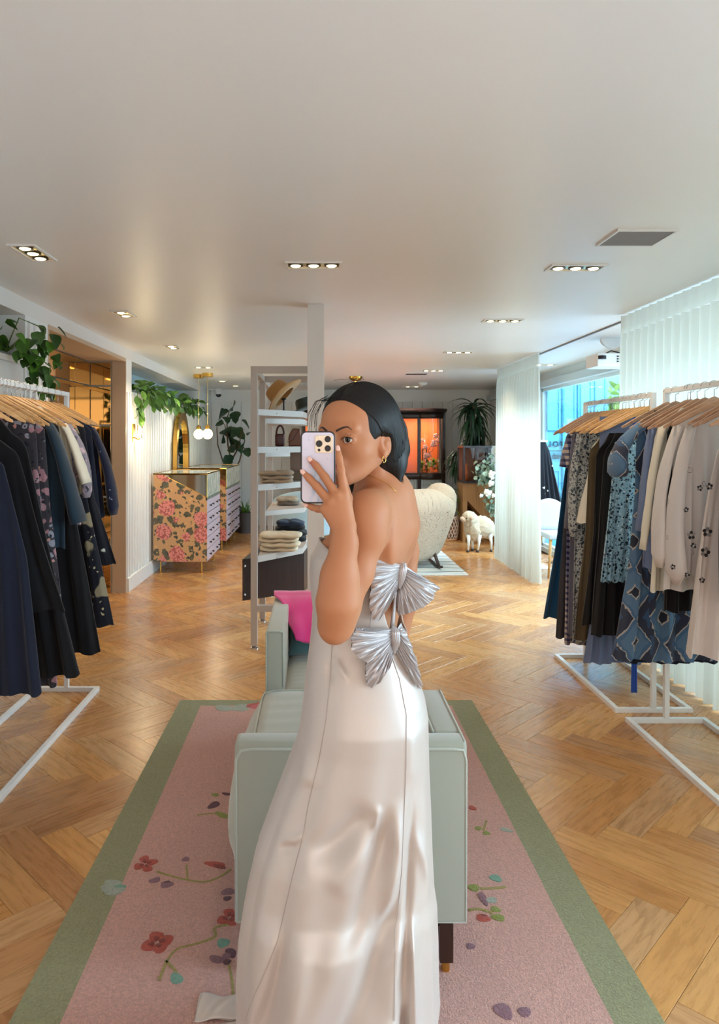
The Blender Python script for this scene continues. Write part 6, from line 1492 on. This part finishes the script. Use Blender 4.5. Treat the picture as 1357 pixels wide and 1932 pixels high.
def seg_d(px, py, pl):
    best = 1e9; tb_ = 0; nseg = len(pl)-1; si = 0
    for (a, b) in zip(pl[:-1], pl[1:]):
        dx, dy = b[0]-a[0], b[1]-a[1]; L = dx*dx+dy*dy; t = max(0, min(1, ((px-a[0])*dx+(py-a[1])*dy)/L)); ex = px-a[0]-t*dx; ey = py-a[1]-t*dy; end = abs(t-.5)*2
        d = math.hypot(ex, ey)
        if d < best: best = d; tb_ = (si+t)/nseg
        si += 1
    return best, tb_
def gown(a, z, disp=True):
    xl, xr, dp, cy = ri(z, rxl), ri(z, rxr), ri(z, rdp), ri(z, rcy); xc, w = (xl+xr)/2, (xr-xl)/2
    c, s = cos(a), sin(a); e = .92
    x = xc+w*abs(c)**e*(1 if c > 0 else -1); y = cy-dp*abs(s)**e*(1 if s > 0 else -1)     # a = 90 deg faces the viewer
    if disp:
        low = max(0, min(1, (.95-z)/.6))
        y2 = y; 
        if s > -.1:
            px, py = VX+F*x/cy, VY+F*(CH-z)/cy
            for pl, wd, hh in ridges:
                if min(q[1] for q in pl)-3*wd > py or max(q[1] for q in pl)+3*wd < py: continue
                wd = wd*1.25; d, tt = seg_d(px, py, pl)
                if d < wd*3:
                    e0 = min(1, tt/.3); e1 = 1 if pl[-1][1] > 1900 else min(1, (1-tt)/.35); tp = (e0*e0*(3-2*e0))*(e1*e1*(3-2*e1))
                    k = hh*1.5*tp*math.exp(-(d/wd)**2)*max(0, s+.1)**.5; y2 -= k
        k = low*.016*sin(a*7+z*2)*(1 if s < 0 else .25) + low*.006*sin(a*13+1); nx, ny = c, -s
        x += nx*k*(.3 if abs(c) > .9 and s > -.5 else 1); y = y2+ny*k
        if z < .05: 
            f = (.05-z)/.05
            if x < xc: x -= .0
    return Vector((x, y, z))
def ztop(a):   # neckline height around the body: high at bust, open keyhole at the back
    ad = (a+pi) % (2*pi)-pi                # 0 = +X side (the back)
    back = math.exp(-((ad-.35)/.95)**6)
    side = .5-.5*cos(ad)                    # 0 at back, 1 at front
    return lerp(1.218, 1.277, side**2)-.150*back
NA, NZ = 260, 190
vs = []; fs = []
for j in range(NZ):
    for i in range(NA):
        a = 2*pi*i/NA; zt = ztop(a); u = j/(NZ-1); z = lerp(zt, .012, u); vs.append(gown(a, z))
for j in range(NZ-1):
    for i in range(NA): fs.append((j*NA+i, j*NA+(i+1) % NA, (j+1)*NA+(i+1) % NA, (j+1)*NA+i))
m = MB(); m.add(vs, fs); gw = pw(m.build('gown', sat, smooth=True)); solidify(gw, .003, -1)
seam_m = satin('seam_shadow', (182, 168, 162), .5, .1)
def on_gown(px, py):
    cy = 1.5
    for _ in range(4):
        z = CH-(py-VY)/F*cy; X = (px-VX)/F*cy; xl, xr = ri(z, rxl), ri(z, rxr); xc, w = (xl+xr)/2, (xr-xl)/2
        c = max(-.995, min(.995, (X-xc)/w)); a = math.acos(abs(c)**(1/.92)*(1 if c > 0 else -1)); p = gown(a, z); cy = p.y
    return p+Vector((0, -.0012, 0))
def dense(pl, n=60):
    L = [0]
    for a, b in zip(pl[:-1], pl[1:]): L.append(L[-1]+math.hypot(b[0]-a[0], b[1]-a[1]))
    return [(float(np.interp(s, L, [p[0] for p in pl])), float(np.interp(s, L, [p[1] for p in pl]))) for s in np.linspace(0, L[-1], n)]
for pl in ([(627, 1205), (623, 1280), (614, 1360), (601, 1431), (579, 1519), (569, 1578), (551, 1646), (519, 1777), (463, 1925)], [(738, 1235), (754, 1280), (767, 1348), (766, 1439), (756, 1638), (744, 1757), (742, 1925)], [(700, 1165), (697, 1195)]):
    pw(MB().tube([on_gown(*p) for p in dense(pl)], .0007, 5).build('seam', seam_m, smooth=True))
# train spilling on the rug to the far left
def train(u, v):
    x = lerp(-.02, -.315, u**.8); y = 1.83+.05*v+.04*u*(v-.3); ht = (.018*(1-u)+.010)*sin(pi*min(1, v*1.0))**.7*(1-u**6)+.018
    return (x, y, ht+.004*sin(u*18+v*4))
o = pw(MB().grid(train, 30, 16).build('train', sat, smooth=True)); solidify(o, .003, 0)
# ---- bows
def pl_at(pl, t):
    L = [0]
    for a, b in zip(pl[:-1], pl[1:]): L.append(L[-1]+math.dist(a, b))
    return [float(np.interp(t*L[-1], L, [p[q] for p in pl])) for q in range(3)]
def bow_loop(root, outer, bulge, n, name='loop', amp=.0022, par=None, thick=.014):
    m = MB()
    for layer in (0, 1):
        def fn(u, v):
            a = pl_at(root, v); b = pl_at(outer, v); q = [lerp(a[i], b[i], u**.9) for i in range(3)]; p = P(*q)
            sag = sin(pi*min(1, u*.92))**.7; pr = (1-abs(2*v-1)**4)
            y = -bulge*sag*pr if layer == 0 else thick*sag*pr
            ple = amp*1.25*(.35+.65*min(1, u*1.6))*(sin(2*pi*n*.62*v+1.8*sin(u*2.5+v*3)+1.6*sin(v*7+1))+.5*sin(2*pi*n*1.27*v+u*3+2*sin(v*11))+.25*sin(2*pi*n*2.3*v+u*5))
            y += (-ple if layer == 0 else ple)*pr**.3
            z = ple*.35
            return (p.x+z*.5, p.y+y, p.z+z)
        m.grid(fn, 34, n*9)
    o = m.build(name, sat_b, smooth=True); o.location = -par.location-PERS.location; o.parent = par; return o
def knot(pts, rs, par, n=7):
    m = MB(); N = 42
    pts = [P(*q) for q in pts]
    def fn(u, v):
        p = Vector([float(np.interp(u, np.linspace(0, 1, len(pts)), [q[i] for q in pts])) for i in range(3)]); r = float(np.interp(u, np.linspace(0, 1, len(rs)), rs)); a = 2*pi*v
        cap = max(.15, sin(pi*min(max(u, .0), 1)))**.35
        r2 = r*cap*(1+.07*sin(a*n*2)); return (p.x+r2*cos(a), p.y+r2*.9*sin(a), p.z)
    o = m.grid(fn, 24, N*2, wrapv=True).build('knot', sat_b, smooth=True); o.location = -par.location-PERS.location; o.parent = par
def bow(label): e = bpy.data.objects.new('bow', None); COL.objects.link(e); e.parent = PERS; e.location = (0, 0, 0); e['label'] = label; e.empty_display_size = .05; return e
b1 = bow('upper pleated satin bow across the open back')
bow_loop([(756, 1066, 1.545), (752, 1086, 1.54), (751, 1110, 1.55)], [(712, 1054, 1.53), (704, 1080, 1.50), (699, 1111, 1.488), (696, 1139, 1.49), (702, 1166, 1.50), (710, 1174, 1.51), (727, 1153, 1.53), (744, 1122, 1.55)], .020, 17, 'left_loop', .0030, b1)
bow_loop([(764, 1068, 1.56), (764, 1088, 1.56), (752, 1111, 1.565)], [(790, 1086, 1.58), (831, 1109, 1.60), (820, 1117, 1.585), (817, 1130, 1.58), (800, 1144, 1.575), (775, 1155, 1.57), (752, 1161, 1.57), (750, 1140, 1.57)], .016, 18, 'right_loop', .0028, b1)
bow_loop([(756, 1100, 1.56), (752, 1110, 1.56), (748, 1116, 1.565)], [(768, 1120, 1.572), (766, 1140, 1.57), (758, 1150, 1.57), (750, 1158, 1.57), (747, 1140, 1.57)], .014, 8, 'tail', .0022, b1)
knot([(762, 1062, 1.55), (760, 1075, 1.545), (757, 1095, 1.545), (754, 1110, 1.55)], [.0105, .0095, .0075, .005], b1)
o = MB().grid(lambda u, v: P(lerp(747, 739, u)+lerp(-4, 4, v)*lerp(.5, 1, u), lerp(1116, 1192, u), 1.556-.004*sin(pi*v)), 14, 7).build('strap', sat_b, smooth=True); solidify(o, .002); o.parent = b1; o.location = -PERS.location
b2 = bow('lower pleated satin bow at the waist')
bow_loop([(745, 1186, 1.53), (739, 1205, 1.52), (743, 1232, 1.535)], [(700, 1194, 1.50), (672, 1186, 1.485), (664, 1198, 1.478), (663, 1224, 1.474), (675, 1239, 1.478), (691, 1248, 1.485), (689, 1268, 1.485), (693, 1290, 1.49), (701, 1297, 1.495), (716, 1286, 1.505), (732, 1264, 1.52), (742, 1240, 1.535)], .018, 20, 'left_loop', .0034, b2)
bow_loop([(751, 1184, 1.54), (754, 1205, 1.54), (748, 1234, 1.55)], [(757, 1175, 1.55), (772, 1205, 1.56), (786, 1246, 1.565), (797, 1292, 1.57), (794, 1299, 1.568), (782, 1288, 1.56), (765, 1262, 1.556), (752, 1244, 1.556)], .014, 15, 'right_loop', .0030, b2)
knot([(744, 1182, 1.53), (746, 1192, 1.522), (747, 1212, 1.522), (744, 1232, 1.535)], [.008, .0095, .0095, .0075], b2)
# ================================================================ PHONE (held)
ph = empty('smartphone', tuple(P(600, 881.5, 1.458)), 'smartphone in a black-edged pale lilac case held up by the woman', 'phone')
def rrect(w, h, r, n=8):
    pts = []
    for (cx, cz, a0) in ((w-r, h-r, 0), (-w+r, h-r, pi/2), (-w+r, -h+r, pi), (w-r, -h+r, 3*pi/2)):
        for i in range(n): a = a0+i/(n-1)*pi/2; pts.append((cx+r*cos(a), cz+r*sin(a)))
    return pts
pw_, ph_ = .0355, .0740
o = MB().prism(rrect(pw_, ph_, .0115), 1, -.0058, .0058).build('bumper', black_plastic, ph); bevel(o, .0018, 3)
t = NT('lilac_case_back'); v = t.coord(); n = t.noise(v, 34, 3, .6, 1.0); sx = t.n('ShaderNodeSeparateXYZ'); t.l(v, sx.inputs[0])
mk = t.math('MULTIPLY', t.ramp(t.math('ABSOLUTE', t.math('ADD', sx.outputs[0], .004)), [(0, (1, 1, 1)), (.018, (0, 0, 0))]), t.ramp(sx.outputs[2], [(0, (1, 1, 1)), (.012, (0, 0, 0))]))
sp_ = t.vor(v, 120); c = t.mix(mk, srgb(206, 198, 216), t.ramp(n, [(.4, srgb(206, 200, 216)), (.5, srgb(148, 178, 210)), (.6, srgb(196, 204, 222))]))
c = t.mix(t.ramp(sp_, [(.06, (1, 1, 1)), (.1, (0, 0, 0))]), c, srgb(214, 150, 168)); t.set(color=c, rough=.25, coat=.5)
MB().prism(rrect(pw_-.003, ph_-.003, .009), 1, -.0062, -.004).build('case_back', t.m, ph)
MB().prism(rrect(pw_-.004, ph_-.004, .009), 1, .0052, .0061).build('screen', M('phone_screen', (20, 22, 26), .08, 0), ph)
def loc(px, py): q = P(px, py, 1.452)-ph.location; return q.x, q.z
cx, cz = loc(611.5, 838)
o = MB().prism([(cx+a, cz+b) for a, b in rrect(.0185, .0182, .006)], 1, -.0078, -.006).build('camera_plate', M('champagne_metal', (206, 190, 170), .3, 0, metal=.5), ph); bevel(o, .0006, 2)
lensg = M('lens_black', (5, 5, 7), .3, 0, spec=.4)
for (px, py, r) in ((618.5, 828.7, .0064), (602.3, 837, .0068), (618.5, 846, .0064), (602.2, 849.2, .0028), (601.8, 825.8, .0019)):
    x, z = loc(px, py); fl_ = r < .002
    l = MB().lathe([(r, 0), (r, .0022), (r*.8, .0026), (r*.78, .0018), (.0001, .0018)], 24).build('flash' if fl_ else 'lens', M('flash_cream', (250, 240, 220), .3, 0) if fl_ else lensg, ph, smooth=30); l.location = (x, -.0078, z); l.rotation_euler = (R(90), 0, 0)
starm = M('blue_grey_star', (150, 178, 196), .4, 0)
for (px, py, s) in ((583, 830, .0030), (577.5, 848, .0026), (617.5, 866, .0022), (587, 858, .0016), (613, 880, .0015), (574, 878, .0014)):
    x, z = loc(px, py); pts = []
    for k in range(8): a = k*pi/4; r = s if k % 2 == 0 else s*.28; pts.append((x+r*cos(a), z+r*sin(a)))
    MB().prism(pts, 1, -.0065, -.0061).build('star_print', starm, ph)
